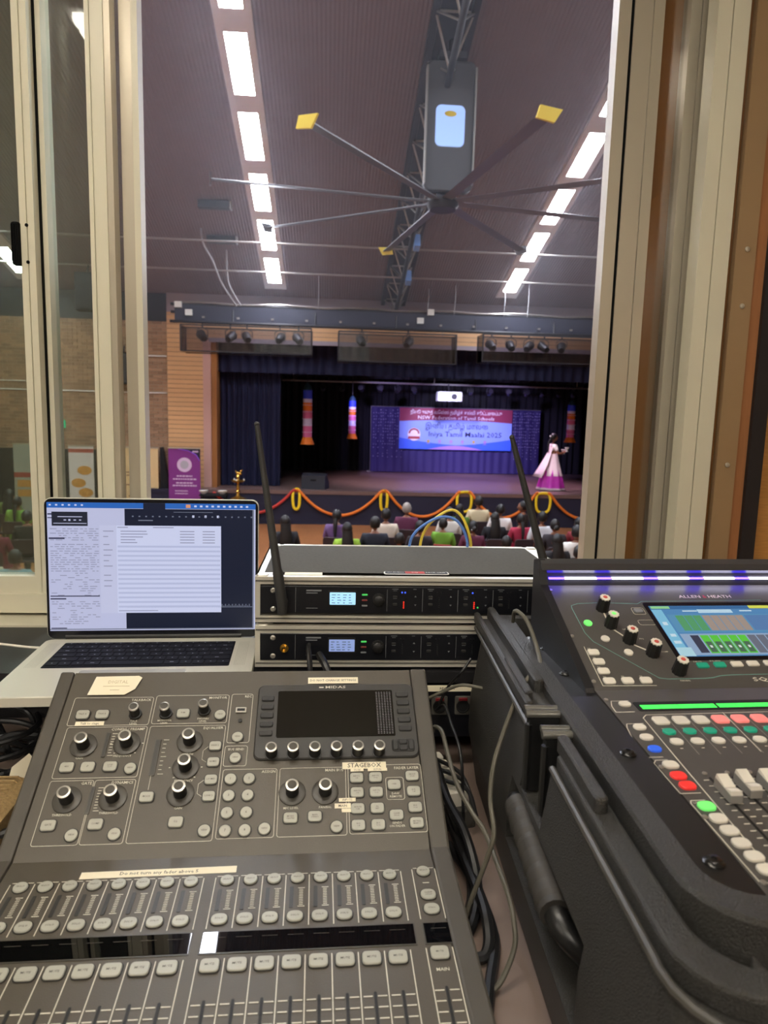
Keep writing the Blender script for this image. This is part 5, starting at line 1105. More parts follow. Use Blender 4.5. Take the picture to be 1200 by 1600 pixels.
q = MB(); letter(q, '1U AUDIO', 0.2245, 0.032, 0.0759, 0.007, width=0.027); letter(q, 'RACK CASE', 0.29, 0.032, 0.0759, 0.007, width=0.032); letter(q, 'SQ', 0.256, 0.032, 0.0759, 0.009); q.build('sticker_lettering', m_white, st)
q = MB(); q.box(0.045, 0.105, 0.012, 0.03, 0.0742, 0.0747); q.build('tape_strip', m_tape, c2)
def receiver(z, label, lcd, lit, antennas):
    t = thing('wireless_receiver', label, 'receiver', (RXx+0.0085, RXy, z), rad(-0.35), 'rack wireless receivers'); Wp = 507.0; Hp = 44.0
    F = Matrix.Diagonal((0.001, 0.001, 0.001, 1)) @ Matrix(((1, 0, 0, 0), (0, 0, -1, -2.0), (0, 1, 0, 0), (0, 0, 0, 1)))
    def add(name, mb, m):
        mb.v = [tuple(F @ Vector(p)) for p in mb.v]; return place(name, mb.data(name, m), t)
    q = MB(); q.rprism(rrect(0, Wp, 0, Hp, 1.5, 2), -8, 0, 0.5); q.box(2, Wp-2, 2, Hp-2, -16, -8); add('faceplate', q, m_face)
    q = MB(); q.box(55, 55.5, 2, Hp-2, 0, 0.15)
    for k in range(5): q.box(200+57*k, 200.6+57*k, 4, Hp-4, 0, 0.15)
    for k in range(4):
        x = 200+57*k
        for yy in (33, 20): q.box(x+10, x+16, yy+4.5, yy+5.2, 0, 0.15)
        q.box(x+8, x+18, 40, 41, 0, 0.15); q.box(x+42, x+47, 40, 41, 0, 0.15)
    q.box(72, 96, 36, 38.5, 0, 0.15); q.box(72, 90, 32.5, 34, 0, 0.15); q.box(72, 90, 8, 9, 0, 0.15); add('printed_marks', q, m_smallw)
    for x in (20, Wp-20):
        for yy in (7, 37):
            q = MB(); q.lathe([(4.2, 0), (4.2, 1.2), (2, 2), (2, 1), (0, 1)], 12, mtx=T(x, yy, 0)); add('rack_screw', q, m_silver)
    q = MB(); q.rprism(rrect(107, 152, 12, 37, 1, 2), 0, 0.5, 0.2); add('display_bezel', q, m_slot)
    q = MB(); q.rprism(rrect(109, 150, 14.5, 34.5, 1, 2), 0.4, 0.7, 0.1); d = add('display', q, lcd)
    q = MB()
    for r in range(4):
        for k in range(4): q.box(112+9*k, 112+9*k+random.uniform(3, 7), 17+4.3*r, 18.2+4.3*r, 0.7, 0.75)
    q.v = [tuple(F @ Vector(p)) for p in q.v]; q.build('display_text', m_lcdink, d)
    for yy, m in ((31, m_ledg), (22, mat('dim_red_key', (120, 50, 46), 0.5)), (13, m_smallw)):
        q = MB(); q.rprism(rrect(160, 169, yy-1.3, yy+1.3, 1), 0, 1.2, 0.3); add('key', q, m)
    q = MB(); q.lathe([(10.5, 0), (10.5, 0.8), (9, 1), (8.5, 9), (7, 10), (0, 10)], 20, mtx=T(187, 23, 0)); add('control_knob', q, m_knob)
    for k in range(4):
        x = 200+57*k
        for yy in (27.5, 15.5):
            q = MB(); q.rprism(rrect(x+9.5, x+16.5, yy-2, yy+2, 1), 0, 1, 0.3); add('channel_key', q, m_rubber)
            q = MB(); q.prism([(x+44, yy), (x+47.5, yy), (x+45.75, yy+(2.6 if yy > 20 else -2.6))], 0, 0.3); add('arrow_key', q, m_smallw)
        for j in range(6):
            for xx in ((x+27),):
                q = MB(); q.lathe([(1.2, 0), (1.2, 0.4), (0, 0.6)], 8, mtx=T(xx, 10+3.1*j, 0)); add('level_led', q, m_ledr if lit[k] and j < 4 else m_slot)
        for j, xx in enumerate((x+24, x+29)):
            q = MB(); q.lathe([(1.3, 0), (1.3, 0.4), (0, 0.6)], 8, mtx=T(xx, 35, 0)); add('antenna_led', q, m_ledb if lit[k] and (j == 0 or k == 0) else m_slot)
        if lit[k] and k > 0:
            q = MB(); q.lathe([(1.4, 0), (1.4, 0.4), (0, 0.6)], 8, mtx=T(x+33, 11, 0)); add('sync_led', q, m_ledg)
    for x, tip in antennas:
        q = MB(); q.lathe([(6, 0), (6, 8), (8, 8), (8, 20), (0, 22)], 12, mtx=T(x, 22, 0)); add('antenna_socket', q, m_rubber)
        base = Vector((x*0.001, -0.024, 0.020)); tp = Vector(tip)
        q = MB(); q.tube([base-Vector((0, 0, 0.014)), base, base+(tp-base)*0.18, base+(tp-base)*0.2, base+(tp-base)*0.95, tp], [0.0075, 0.0085, 0.0082, 0.007, 0.0042, 0.0035], 10)
        q.sphere(tuple(tp), 0.0042, 8, 6); place('antenna', q.data('antenna', m_rubber), t)
    return t
z2 = 2.7154+0.0155; z1 = 2.6416+0.012
receiver(z2, 'upper wireless receiver with two long antennas and blue lit display', m_lcd, (1, 0, 1, 0), ((36, (-0.0050, -0.008, 3.027-z2)), (467, (0.382, -0.03, 3.017-z2))))
r1 = receiver(z1, 'lower wireless receiver with dim display and plugged black cable', m_lcd2, (0, 0, 0, 0), ())
q = MB(); q.lathe([(7, 0), (7, 2), (5, 2), (5, 9), (3.5, 9), (3.5, 3), (0, 3)], 14, mtx=T(38, 20, 0)); FF = Matrix.Diagonal((0.001, 0.001, 0.001, 1)) @ Matrix(((1, 0, 0, 0), (0, 0, -1, -2.0), (0, 1, 0, 0), (0, 0, 0, 1)))
q.v = [tuple(FF @ Vector(p)) for p in q.v]; place('antenna_socket', q.data('antenna_socket', m_brass), r1)
# patch panel under the shelf
t = thing('patch_panel', 'black connector panel with white label strip under the black shelf', 'patch panel', (0.04, 1.082, TZ)); MB().box(0, 0.43, 0, 0.003, 0.06, 0.147).build('plate', m_face, t)
q = MB(); q.box(0.118, 0.36, -0.001, 0, 0.140, 0.150); q.v = [(x, y, z-0.003) for x, y, z in q.v]; ls = q.build('label_strip', m_tape, t)
q = MB(); letter(q, 'REC OUT', 0.155, 0.142, 0.0014, 0.006, mtx=FX_); letter(q, 'MIX', 0.215, 0.142, 0.0014, 0.006, mtx=FX_); q.build('lettering', m_tapeink, ls)
for k in range(4):
    x = 0.143+0.038*k; q = MB(); q.rprism(rrect(x-0.013, x+0.013, 0.098, 0.129, 0.002), 0, 0.002, 0.0005, mtx=FX_); s_ = q.build('socket', m_knobtop, t)
    q = MB(); q.lathe([(0.011, 0.002), (0.011, 0.004), (0.009, 0.004), (0.009, 0.0022), (0, 0.0022)], 16, mtx=FX_@T(x, 0.112, 0)); q.build('socket_ring', m_slot, s_)
    q = MB(); q.rprism(rrect(x-0.007, x+0.007, 0.122, 0.127, 0.001), 0.002, 0.004, 0.0004, mtx=FX_); q.build('release_tab', mat('dark_red_tab', (120, 30, 34), 0.4), s_)

# ------------------------------------------------------------------ black digital mixer in its case at the right
BX, BY, BZ = 0.3061, 0.7434, 2.7456
m_sq = mat('mixer_charcoal', (74, 71, 68), 0.4, noise=0.04, nscale=10); m_sqside = mat('mixer_black_side', (26, 26, 28), 0.4)
m_bwhite = mat('soft_white_button', (212, 206, 192), 0.45); m_bteal = mat('teal_button', (26, 140, 112), 0.4, emit=(20, 140, 110), estr=0.25); m_bred = mat('red_button', (220, 50, 46), 0.4, emit=(225, 50, 45), estr=0.35); m_bpinkr = mat('pink_lit_button', (235, 130, 125), 0.4, emit=(240, 130, 125), estr=0.3); m_bgreen = mat('green_lit_button', (110, 225, 110), 0.4, emit=(110, 230, 110), estr=0.5); m_bbluebtn = mat('blue_button', (40, 90, 205), 0.4, emit=(40, 90, 215), estr=0.4)
m_lcdg = mat('green_strip_display', (60, 220, 80), 0.25, emit=(60, 226, 84), estr=0.95); m_glowwhite = mat('white_glow_bar', (230, 230, 255), 0.4, emit=(225, 222, 255), estr=9.0); m_glowblue = mat('blue_glow_bar', (70, 60, 220), 0.4, emit=(70, 52, 235), estr=14.0); m_tealline = mat('teal_print', (110, 170, 160), 0.6); m_linepr = mat('grey_print_line', (160, 156, 148), 0.6)
m_capgrey = mat('fader_cap_grey', (150, 147, 140), 0.35, 0.3)
sq = thing('digital_mixer', 'black digital mixer with colour touchscreen and lit buttons at the right', 'mixing desk', (BX, BY, TZ), rad(2.0))
SU = T(0, 0, BZ-TZ) @ RX(rad(23)); SLW = T(0, 0, BZ-TZ) @ RX(rad(5)); su = Panel(sq, SU); sl = Panel(sq, SLW)
zb = BZ-TZ; a1, a2 = rad(23), rad(5)
tp = (0.196*math.cos(a1), zb+0.196*math.sin(a1))
side = [(tp[0]+0.01, 0.12), (tp[0]+0.012, tp[1]-0.01), tp, (0, zb), (-0.32*math.cos(a2), zb-0.32*math.sin(a2)), (-0.32*math.cos(a2), zb-0.085), (-0.2, 0.12)]
b = MB(); b.prism(side, -0.004, 0.438, mtx=MT); b.build('body', m_sq, sq)
b = MB(); b.prism([(tp[0]+0.016, 0.12), (tp[0]+0.02, tp[1]+0.03), (tp[0]+0.004, tp[1]+0.036), (tp[0]-0.012, tp[1]+0.004), (0, zb+0.003), (-0.01, zb-0.02), (-0.01, 0.12)], -0.0155, -0.005, mtx=MT); b.build('side_cheek', m_sqside, sq)
b = MB(); b.prism([(tp[0]+0.016, 0.12), (tp[0]+0.02, tp[1]+0.03), (tp[0]+0.004, tp[1]+0.036), (tp[0]-0.012, tp[1]+0.004), (0, zb+0.003), (-0.01, zb-0.02), (-0.01, 0.12)], 0.439, 0.45, mtx=MT); b.build('side_cheek', m_sqside, sq)
b = MB(); b.prism([(tp[0]+0.001, tp[1]-0.001), (tp[0]+0.001, tp[1]+0.017), (tp[0]-0.004, tp[1]+0.022), (tp[0]-0.003, tp[1]+0.031), (tp[0]+0.006, tp[1]+0.036), (tp[0]+0.03, tp[1]+0.03), (tp[0]+0.03, tp[1]-0.02)], -0.012, 0.446, mtx=MT); b.build('rear_hood', mat('hood_grey_black', (58, 58, 60), 0.35), sq)
x = 0.0; wflag = False
while x < 0.435:
    w_ = 0.045 if wflag else 0.022; wflag = not wflag
    b = MB(); b.box(x, min(x+w_, 0.437), tp[0]-0.0025, tp[0]+0.001, tp[1]+0.009, tp[1]+0.0112); b.build('glow_segment', m_glowblue if wflag else m_glowwhite, sq); x += w_  # emissive dashes along the hood, alternating blue and white
kn = MB(); kn.lathe([(8.4, 0), (8.2, 3), (7.4, 17), (6.8, 19)], 20, 0, flute=0.1); kn.lathe([(7.0, 18.6), (6.8, 20.2), (3.0, 20.5)], 20, 1, flute=0.12); kn.lathe([(3.0, 20.4), (2.5, 20.9), (0, 21)], 14, 2)
kn_r = mm(kn).data('parameter_knob', [m_knob, m_bwhite, mat('knob_red', (180, 70, 60), 0.5)])
kn2 = kn_r.copy(); kn2.materials[2] = m_bgreen
for (u, v), me in (((57, 144), kn_r), ((56, 111), kn2), ((69, 82), kn_r), ((89, 58), kn_r), ((108, 27), kn_r)): su.put('parameter_knob', me, u, v)
def sbtn(w, h, r, m, hh=2.2): 
    b = MB(); b.rprism(rrect(-w/2, w/2, -h/2, h/2, min(r, h/2-0.01, w/2-0.01), 4), 0, hh, 0.7); return mm(b).data('button', m)
rnd = {k: sbtn(11, 11, 5.5, m) for k, m in (('w', m_bwhite), ('g', m_bgreen))}
for u, v, k in ((28, 116, 'g'), (40, 86, 'w'), (60, 61, 'w')): su.put('button', rnd[k], u, v)
soft = sbtn(14, 10, 3, m_bwhite); wide = sbtn(14.5, 8.5, 2, m_bwhite); widet = sbtn(14.5, 8.5, 2, m_bteal)
for u, v in ((16, 62), (17, 46), (17, 30), (18, 14), (40, 14), (62, 14)): su.put('button', soft, u, v)
su.put('button', sbtn(12, 8, 3, m_smallw), 105, 140)
for i, u in enumerate((143, 165, 187, 208, 230, 252, 274)): su.put('button', widet if i < 2 else wide, u, 37+i*0.6)
q = MB()
outline(q, 97, 114, 133, 147, 3, 0.5, 0.05); outline(q, 96, 118, 112, 122, 3, 0.5, 0.05)
line(q, 8, 73, 8, 7, 0.8, 0.05); line(q, 8, 7, 72, 6, 0.8, 0.05)
for a, b_ in (((57, 140), (56, 117)), ((56, 106), (68, 88)), ((70, 77), (88, 63))): line(q, *a, *b_, 2.2, 0.05)
for u, v in ((16, 62), (17, 46), (17, 30), (18, 14), (40, 14), (62, 14)): letter(q, 'SQ', u-3, v+7.4, 0.1, 3)
for u, v, s in ((70, 130, 'HPF'), (73, 104, 'GATE'), (87, 86, 'PEQ'), (107, 62, 'COMP'), (110, 13, 'PAN/BAL'), (140, 44, 'INPUTS'), (163, 45, 'BUS SEND'), (185, 46.5, 'MIX'), (206, 47, 'CH')): letter(q, s, u, v, 0.1, 3.2)
letter(q, 'SQ', 203, 13, 0.1, 9, width=18)
su.mesh('panel_lettering', q, m_print)
q = MB()
for pts in ([(60, 158), (28, 156), (18, 152), (17, 146), (18, 98), (23, 82), (80, 18), (90, 16), (134, 16), (146, 17), (157, 20), (170, 21), (290, 22)], [(60, 158), (110, 155), (118, 160), (290, 162)]):
    for k in range(len(pts)-1): line(q, *pts[k], *pts[k+1], 0.7, 0.05)
su.mesh('teal_outline', q, m_tealline)
q = MB(); letter(q, 'ALLEN', 191, 170, 0.1, 8.5, width=31); letter(q, 'HEATH', 234, 170, 0.1, 8.5, width=33); su.mesh('maker_lettering', q, m_pwhite)
q = MB(); letter(q, '&', 212, 170, 0.1, 9); su.mesh('maker_lettering', q, mat('crimson_print', (200, 40, 80), 0.5))
# touchscreen with its picture
def sm(n, c, e=0.8): return mat(n, tuple(int(v*0.25) for v in c), 0.25, emit=c, estr=e)
q = MB(); q.rprism(rrect(117, 300, 46, 157, 3), 0, 1.0, 0.4); su.mesh('screen_bezel', q, m_bez)
q = MB(); q.box(122.5, 295, 52, 149, 1, 1.2); tsn = su.mesh('touchscreen', q, sm('ts_blue', (84, 140, 190)))
def tsr(name, rects, m, z):
    q = MB()
    for r in rects: q.box(*r, 1.1, z)
    return mm(q).build(name, m, tsn)
tsr('tab_column', [(123, 137, 52.5, 141)], sm('ts_pale_blue', (130, 195, 225)), 1.3); tsr('lower_tab', [(123, 143, 52.5, 68)], sm('ts_pale_cyan', (180, 220, 232)), 1.35)
tsr('title_bar', [(123, 295, 142, 148.5)], sm('ts_deep_blue', (56, 108, 160)), 1.3); tsr('green_tab', [(124, 150, 143, 148)], sm('ts_green_pale', (150, 215, 150)), 1.4); tsr('yellow_tab', [(262, 292, 143, 149)], sm('ts_yellow', (220, 225, 90)), 1.4); tsr('title_field', [(186, 234, 134, 141)], sm('ts_white_blue', (190, 222, 240)), 1.4)
tsr('upper_panel', [(140, 292, 96, 131)], sm('ts_mid_blue', (92, 150, 190)), 1.3)
tsr('green_block', [(150+12*k, 161+12*k, 99, 129) for k in range(3)], sm('ts_leaf', (88, 160, 110)), 1.4); tsr('tan_block', [(187+11.5*k, 197.5+11.5*k, 99, 129) for k in range(5)], sm('ts_tan', (165, 150, 140)), 1.4); tsr('blue_block', [(246, 290, 99, 129)], sm('ts_slate', (90, 130, 180)), 1.4)
tsr('lower_panel', [(140, 294, 54, 93)], sm('ts_grey_blue', (150, 175, 205)), 1.3)
tsr('dark_matrix', [(152, 163, 58, 90)], sm('ts_dark', (62, 66, 84)), 1.4)
tsr('green_channel', [(165+12.5*k, 176+12.5*k, 57, 90) for k in range(5)], sm('ts_bright_green', (96, 205, 70)), 1.4); tsr('channel_box', [(166.5+12.5*k, 174.5+12.5*k, 59, 78) for k in range(5)], sm('ts_dark_green', (80, 110, 90)), 1.5); tsr('channel_dot', [(169+12.5*k, 172+12.5*k, 67, 71) for k in range(5)], sm('ts_near_white', (225, 235, 225)), 1.6)
tsr('grey_channel', [(228+12.5*k, 239+12.5*k, 57, 90) for k in range(5)], sm('ts_grey', (110, 115, 130)), 1.4)
tsr('screen_text', [(165, 185, 137, 139), (245, 262, 137, 139), (127, 133, 110, 116), (127, 134, 88, 93), (126, 135, 75, 80), (205, 216, 137, 138.5)], sm('ts_text', (205, 228, 240)), 1.5)
# fader section
q = MB(); q.rprism(rrect(26, 432, -48, -29, 2), -0.2, 0.8, 0.3); sl.mesh('strip_bezel', q, m_slot)
for k in range(5):
    x0 = 31+87.5*k
    for j in range(4):
        q = MB(); q.box(x0+21.3*j, x0+21.3*j+20.9, -45, -36.5, 0.7, 1.0); sl.mesh('strip_display', q, m_lcdg)
big = {k: sbtn(16, 15, 4, m) for k, m in (('w', m_bwhite), ('p', m_bpinkr))}; ov = {k: sbtn(13.5, 10.5, 5.2, m) for k, m in (('t', m_bteal), ('w', m_bwhite), ('r', m_bred), ('g', m_bgreen), ('b', m_bbluebtn))}
lay = {k: sbtn(15, 11.5, 5, m) for k, m in (('w', m_bwhite), ('g', m_bgreen), ('r', m_bred))}
q = MB(); qw = MB()
for k in range(16):
    u = 38.5+21.9*k
    sl.put('button', big['w' if k < 3 else 'p'], u, -69.5); sl.put('button', ov['t'], u-2, -91); sl.put('button', ov['w'], u-4, -109.5)
    letter(qw, 'MUTE', u-1, -60, 0.1, 2.6); letter(qw, 'SELECT', u-3, -84, 0.1, 2.4); letter(qw, 'PAFL', u-5, -102.5, 0.1, 2.4); qw.box(u-6, u-3, -121, -120, 0.05, 0.15)
    line(q, u+10.5, -58, u+7, -132, 0.5, 0.05)
    b = MB(); b.prism(rrect(u-5, u-2.6, -292, -168, 1.1, 3), -0.3, 0.2); sl.mesh('fader_slot', b, m_slot)
    b = MB(); b.lathe([(2.4, 0), (2.2, 0.8), (0, 1.1)], 10, mtx=T(u-5, -162, 0)); sl.mesh('screw', b, m_silver)
    for j in range(14):
        yy = -172-8.6*j
        for s0, s1 in ((-11.5, -6.5), (-0.5, 4.5)): qw.box(u+s0, u+s1, yy-0.45, yy+0.45, 0.05, 0.15)
    vv = -196 if k == 0 else -190
    b = MB(); b.loft([[(-5.5, -13, 2), (5.5, -13, 2), (5.5, 13, 2), (-5.5, 13, 2)], [(-5.5, -12.5, 9), (5.5, -12.5, 9), (5.5, 12.5, 11), (-5.5, 12.5, 11)]]); b.loft([[(-5.4, -12, 9), (5.4, -12, 9), (5.4, -3, 9), (-5.4, -3, 9)], [(-5, -11, 12.5), (5, -11, 12.5), (5, -4, 10.8), (-5, -4, 10.8)]], 1); b.loft([[(-5.4, -2, 9.6), (5.4, -2, 9.6), (5.4, 12.4, 10.8), (-5.4, 12.4, 10.8)], [(-5, -1, 10.8), (5, -1, 10.8), (5, 11.8, 14.5), (-5, 11.8, 14.5)]], 1)
    b.box(-1, 1, -6, 6, -0.2, 3, 0); me = mm(b).data('fader_cap', [m_capgrey, m_bwhite]); sl.put('fader_cap', me, u-3.8, vv)
sl.put('button', ov['w'], 16, -33)
for u, v, k in ((10, -81, 'w'), (8, -100, 'w'), (6, -121, 'b')): sl.put('button', ov[k], u, v)
for u, v, k in ((8, -148, 'w'), (6.5, -165, 'r'), (7, -180, 'r'), (8, -209, 'g'), (9, -225, 'w'), (9.5, -240, 'w'), (10, -255, 'w'), (11, -270, 'w'), (12, -284, 'w')): sl.put('button', lay[k], u, v)
for pts in ([(24, -25), (4, -25), (0, -36), (-1, -49), (20, -49)], [(440, -53), (29, -56), (23, -62), (20, -135), (15, -300)], [(18, -73), (0, -73), (-3, -80), (-13, -134), (8, -134)], [(10, -139), (-2, -139), (-6, -144), (-5, -190), (14, -190)], [(12, -200), (-1, -200), (-3, -204), (-1, -296), (14, -297)], [(116, -54), (110, -130)], [(290, -54), (284, -130)]):
    for k in range(len(pts)-1): line(qw, *pts[k], *pts[k+1], 0.9, 0.05)
letter(qw, 'LAYER', 4, -203, 0.1, 3)
sl.mesh('separator_lines', q, m_linepr); sl.mesh('panel_lettering', qw, m_print)['kind'] = 'stuff'
scw = MB(); scw.lathe([(2.6, 0), (2.4, 1), (1, 1.4), (0, 1)], 12); sc_me = mm(scw).data('screw', m_silver)
for p_, u, v in ((su, 0, 185), (su, -0.5, 92), (su, -0.5, 14), (sl, -0.5, -22), (sl, -2, -150), (sl, -1, -222), (sl, 1, -296)): p_.put('screw', sc_me, u, v)

# ------------------------------------------------------------------ moulded black road case around that mixer
m_abs = mat('black_moulded_plastic', (48, 46, 42), 0.42, noise=0.12, nscale=30, bump=1.0, bscale=800); m_absdk = mat('black_plastic_smooth', (26, 26, 26), 0.35); m_edge = mat('plastic_edge_highlight', (64, 61, 55), 0.5, noise=0.3, nscale=40)  # edge beads lighter: the highlight along them is put into the colour
m_bolt = mat('black_bolt', (34, 33, 32), 0.25, 0.3); m_latchbar = mat('latch_bar', (110, 108, 102), 0.22, 0.4)
m_tapeblk = mat('black_cloth_tape', (52, 49, 45), 0.6, noise=0.2, nscale=80)
cs = thing('road_case', 'black moulded plastic road case holding the mixer at the right', 'case', (BX, BY, TZ), rad(-2.3))
def Z(d): return d+BZ-TZ
def rl(x0, x1, y0, y1, r, z, n=6): return [(x, y, z) for x, y in rrect(x0, x1, y0, y1, r, n)]
XR = 0.455
base = MB(); base.loft([rl(-0.074, XR+0.074, -0.43, 0.325, 0.05, 0.0), rl(-0.082, XR+0.082, -0.438, 0.33, 0.055, 0.012), rl(-0.094, XR+0.094, -0.447, 0.332, 0.055, 0.085), rl(-0.097, XR+0.097, -0.449, 0.332, 0.055, 0.095), rl(-0.096, XR+0.096, -0.447, 0.332, 0.055, 0.15), rl(-0.084, XR+0.084, -0.43, 0.33, 0.06, Z(-0.034)), rl(-0.07, XR+0.07, -0.416, 0.318, 0.05, Z(-0.032)), rl(-0.05, XR+0.05, -0.36, 0.318, 0.045, Z(-0.032)), rl(-0.05, XR+0.05, -0.36, 0.31, 0.045, Z(-0.2))], cap1=True)
bo = base.build('base_shell', m_abs, None)
def cut(o, boxes):
    q = MB()
    for bx_ in boxes: q.box(*bx_)
    c = q.build('cutter', m_abs, None); md = o.modifiers.new('cut', 'BOOLEAN'); md.object = c; md.operation = 'DIFFERENCE'; md.solver = 'EXACT'
    dg = bpy.context.evaluated_depsgraph_get(); dg.update(); me = bpy.data.meshes.new_from_object(o.evaluated_get(dg)); o.modifiers.clear(); o.data = me; bpy.data.objects.remove(c)
cut(bo, [(-0.2, -0.052, -0.120, -0.035, Z(-0.095), Z(0.1)), (-0.2, -0.062, -0.262, 0.0, Z(-0.178), Z(-0.102))])
bo.parent = cs
NB = 0.005
def flange(name, loops): q = MB(); q.loft(loops); o = q.build(name, m_abs, cs); md = o.modifiers.new('round', 'BEVEL'); md.width = 0.003; md.segments = 2; md.limit_method = 'ANGLE'; return o
def poly3(p, z): return [(x, y, z) for x, y in p]
arc = lambda cx, cy, r, a0, a1, n=6: [(cx+r*math.cos(rad(a0+(a1-a0)*k/n)), cy+r*math.sin(rad(a0+(a1-a0)*k/n))) for k in range(n+1)]
farp = [(-0.084, 0.318), (-0.084, -0.03), (-0.052, -0.03), (-0.052, 0.318)]
flange('rim_flange', [poly3(farp, Z(-0.032)), poly3(farp, Z(-0.012))])
nearp = [(-0.081, -0.122)]+arc(-0.03, -0.36, 0.051, 180, 270)+[(-0.024, -0.405), (-0.03, -0.372)]+list(reversed(arc(-0.014, -0.345, 0.045, 180, 240)))+[(-0.06, -0.122)]
flange('rim_flange', [poly3(nearp, Z(-0.034)), poly3(nearp, Z(-0.015))])
frp = [(0.12, -0.415), (XR+0.03, -0.415), (XR+0.07, -0.37), (XR+0.07, 0.3), (XR+0.05, 0.3), (XR+0.05, -0.35), (XR+0.03, -0.375), (0.12, -0.375)]
flange('rim_flange', [poly3(frp, Z(-0.034)), poly3(frp, Z(-0.015))])
outer = arc(XR+0.0, -0.315, 0.057, -90, 0)+[(XR+0.057, 0.3), (-0.057, 0.3)]+arc(-0.0, -0.315, 0.057, 180, 270)
inner = arc(XR-0.005, -0.31, 0.032, -90, 0)+[(XR+0.027, 0.28), (-0.037, 0.28)]+arc(-0.005, -0.31, 0.032, 180, 270)
q = MB(); n = len(outer); q.add(poly3(outer, Z(-0.034))+poly3(outer, Z(-0.003))+[(x*0.993+0.0015, y*0.993, Z(0.0)) for x, y in outer]+poly3(inner, Z(0.0))+poly3(inner, Z(-0.05)), [(k*n+i, k*n+(i+1) % n, (k+1)*n+(i+1) % n, (k+1)*n+i) for k in range(4) for i in range(n)]); q.build('raised_rim', m_abs, cs)
q = MB(); q.tube([(-0.085, 0.32, Z(-0.028)), (-0.0855, 0.1, Z(-0.028)), (-0.0855, -0.033, Z(-0.028))], 0.0035, 8); q.build('edge_bead', m_edge, cs)
q = MB(); q.tube([(-0.084, -0.122, Z(-0.03)), (-0.0845, -0.365, Z(-0.03))]+[(x, y, Z(-0.03)) for x, y in arc(-0.026, -0.37, 0.059, 180, 270)]+[(-0.015, -0.43, Z(-0.03))], 0.0035, 8); q.build('edge_bead', m_edge, cs)
def rib(x, y0, y1, w_, z0, z1): 
    q = MB(); q.rprism(rrect(x-w_/2, x+w_/2, y0, y1, w_*0.45, 3), Z(z0), Z(z1), 0.002); q.build('moulded_rib', m_abs, cs)
rib(-0.072, -0.225, -0.108, 0.0115, -0.016, -0.001); rib(-0.078, 0.0, 0.12, 0.009, -0.013, -0.002); rib(-0.0615, 0.02, 0.33, 0.012, -0.013, 0.004); rib(-0.0825, -0.02, 0.335, 0.009, -0.02, -0.006)
q = MB(); q.prism(rrect(-0.0365, -0.0045, -0.352, 0.2, 0.008), Z(-0.006), Z(-0.002)); br = q.build('mounting_strip', m_absdk, cs)
for y in (0.146, 0.055, -0.146, -0.306):
    q = MB(); q.lathe([(0.0075, Z(-0.002)), (0.0075, Z(-0.001)), (0.006, Z(-0.0002)), (0.005, Z(0.0015)), (0.002, Z(0.002)), (0.002, Z(0.001)), (0, Z(0.001))], 16, mtx=T(-0.0215, y, 0)); q.build('bolt', m_bolt, br)
for i, (x0, x1, y, zt) in enumerate(((-0.09, -0.058, -0.047, -0.008), (-0.084, -0.056, -0.092, -0.010))):
    q = MB(); q.box(x0, x1, y-0.004, y+0.007, Z(-0.092), Z(zt-0.004)); q.tube([(x0, y-0.002, Z(zt-0.01)), (x0, y-0.002, Z(-0.09))], 0.004, 8); lt_ = q.build('latch', m_absdk, cs); q = MB(); q.tube([(x0-0.003, y+0.001, Z(zt)), (x1+0.001, y+0.001, Z(zt))], 0.0045, 12); q.tube([(x0-0.002, y+0.011, Z(zt+0.002)), (x1+0.001, y+0.011, Z(zt+0.002))], 0.0035, 10); q.build('latch_bar', m_latchbar, lt_)
q = MB(); q.box(-0.054, -0.05, -0.12, -0.03, Z(-0.06), Z(-0.02)); q.build('latch_plate', m_absdk, cs)
q = MB(); hp = [(-0.072, -0.010, Z(-0.14)), (-0.09, -0.018, Z(-0.124)), (-0.094, -0.05, Z(-0.116)), (-0.096, -0.11, Z(-0.119)), (-0.096, -0.185, Z(-0.124)), (-0.09, -0.21, Z(-0.132)), (-0.072, -0.222, Z(-0.146))]
q.tube(spline(hp, 6), 0.0115, 12); q.build('handle', m_absdk, cs)
q = MB()
for k in range(22):
    y = -0.04-k*0.0072; q.tube([(-0.094-0.002*(k/22), y, Z(-0.1158-0.008*k/22)), (-0.094-0.002*(k/22), y-0.0070, Z(-0.1163-0.008*k/22))], [0.0148+0.0007*(k % 3), 0.0141+0.0004*(k % 2)], 14)
hw = q.build('tape_wrap', m_tapeblk, cs)

# ------------------------------------------------------------------ cables and small things on the desk
m_cabgrey = mat('grey_cable', (92, 88, 76), 0.5); m_cabblk = mat('black_cable', (26, 26, 27), 0.42); m_caby = mat('yellow_cable', (222, 196, 62), 0.5); m_cabb = mat('blue_cable', (86, 130, 205), 0.5); m_cabw = mat('white_cable', (220, 214, 200), 0.5)
cable3('cable', [(0.262, 0.955, 2.762), (0.258, 0.935, 2.782), (0.262, 0.922, 2.784), (0.268, 0.902, 2.776), (0.2705, 0.869, 2.757), (0.267, 0.836, 2.744), (0.2585, 0.812, 2.742), (0.243, 0.798, 2.742), (0.226, 0.792, 2.715), (0.207, 0.78, 2.67), (0.196, 0.767, 2.642), (0.191, 0.753, 2.61), (0.191, 0.729, 2.585), (0.184, 0.726, 2.556), (0.166, 0.721, 2.506), (0.157, 0.717, 2.476)], 0.0028, m_cabgrey, 'thin grey cable looping over the rim of the road case')
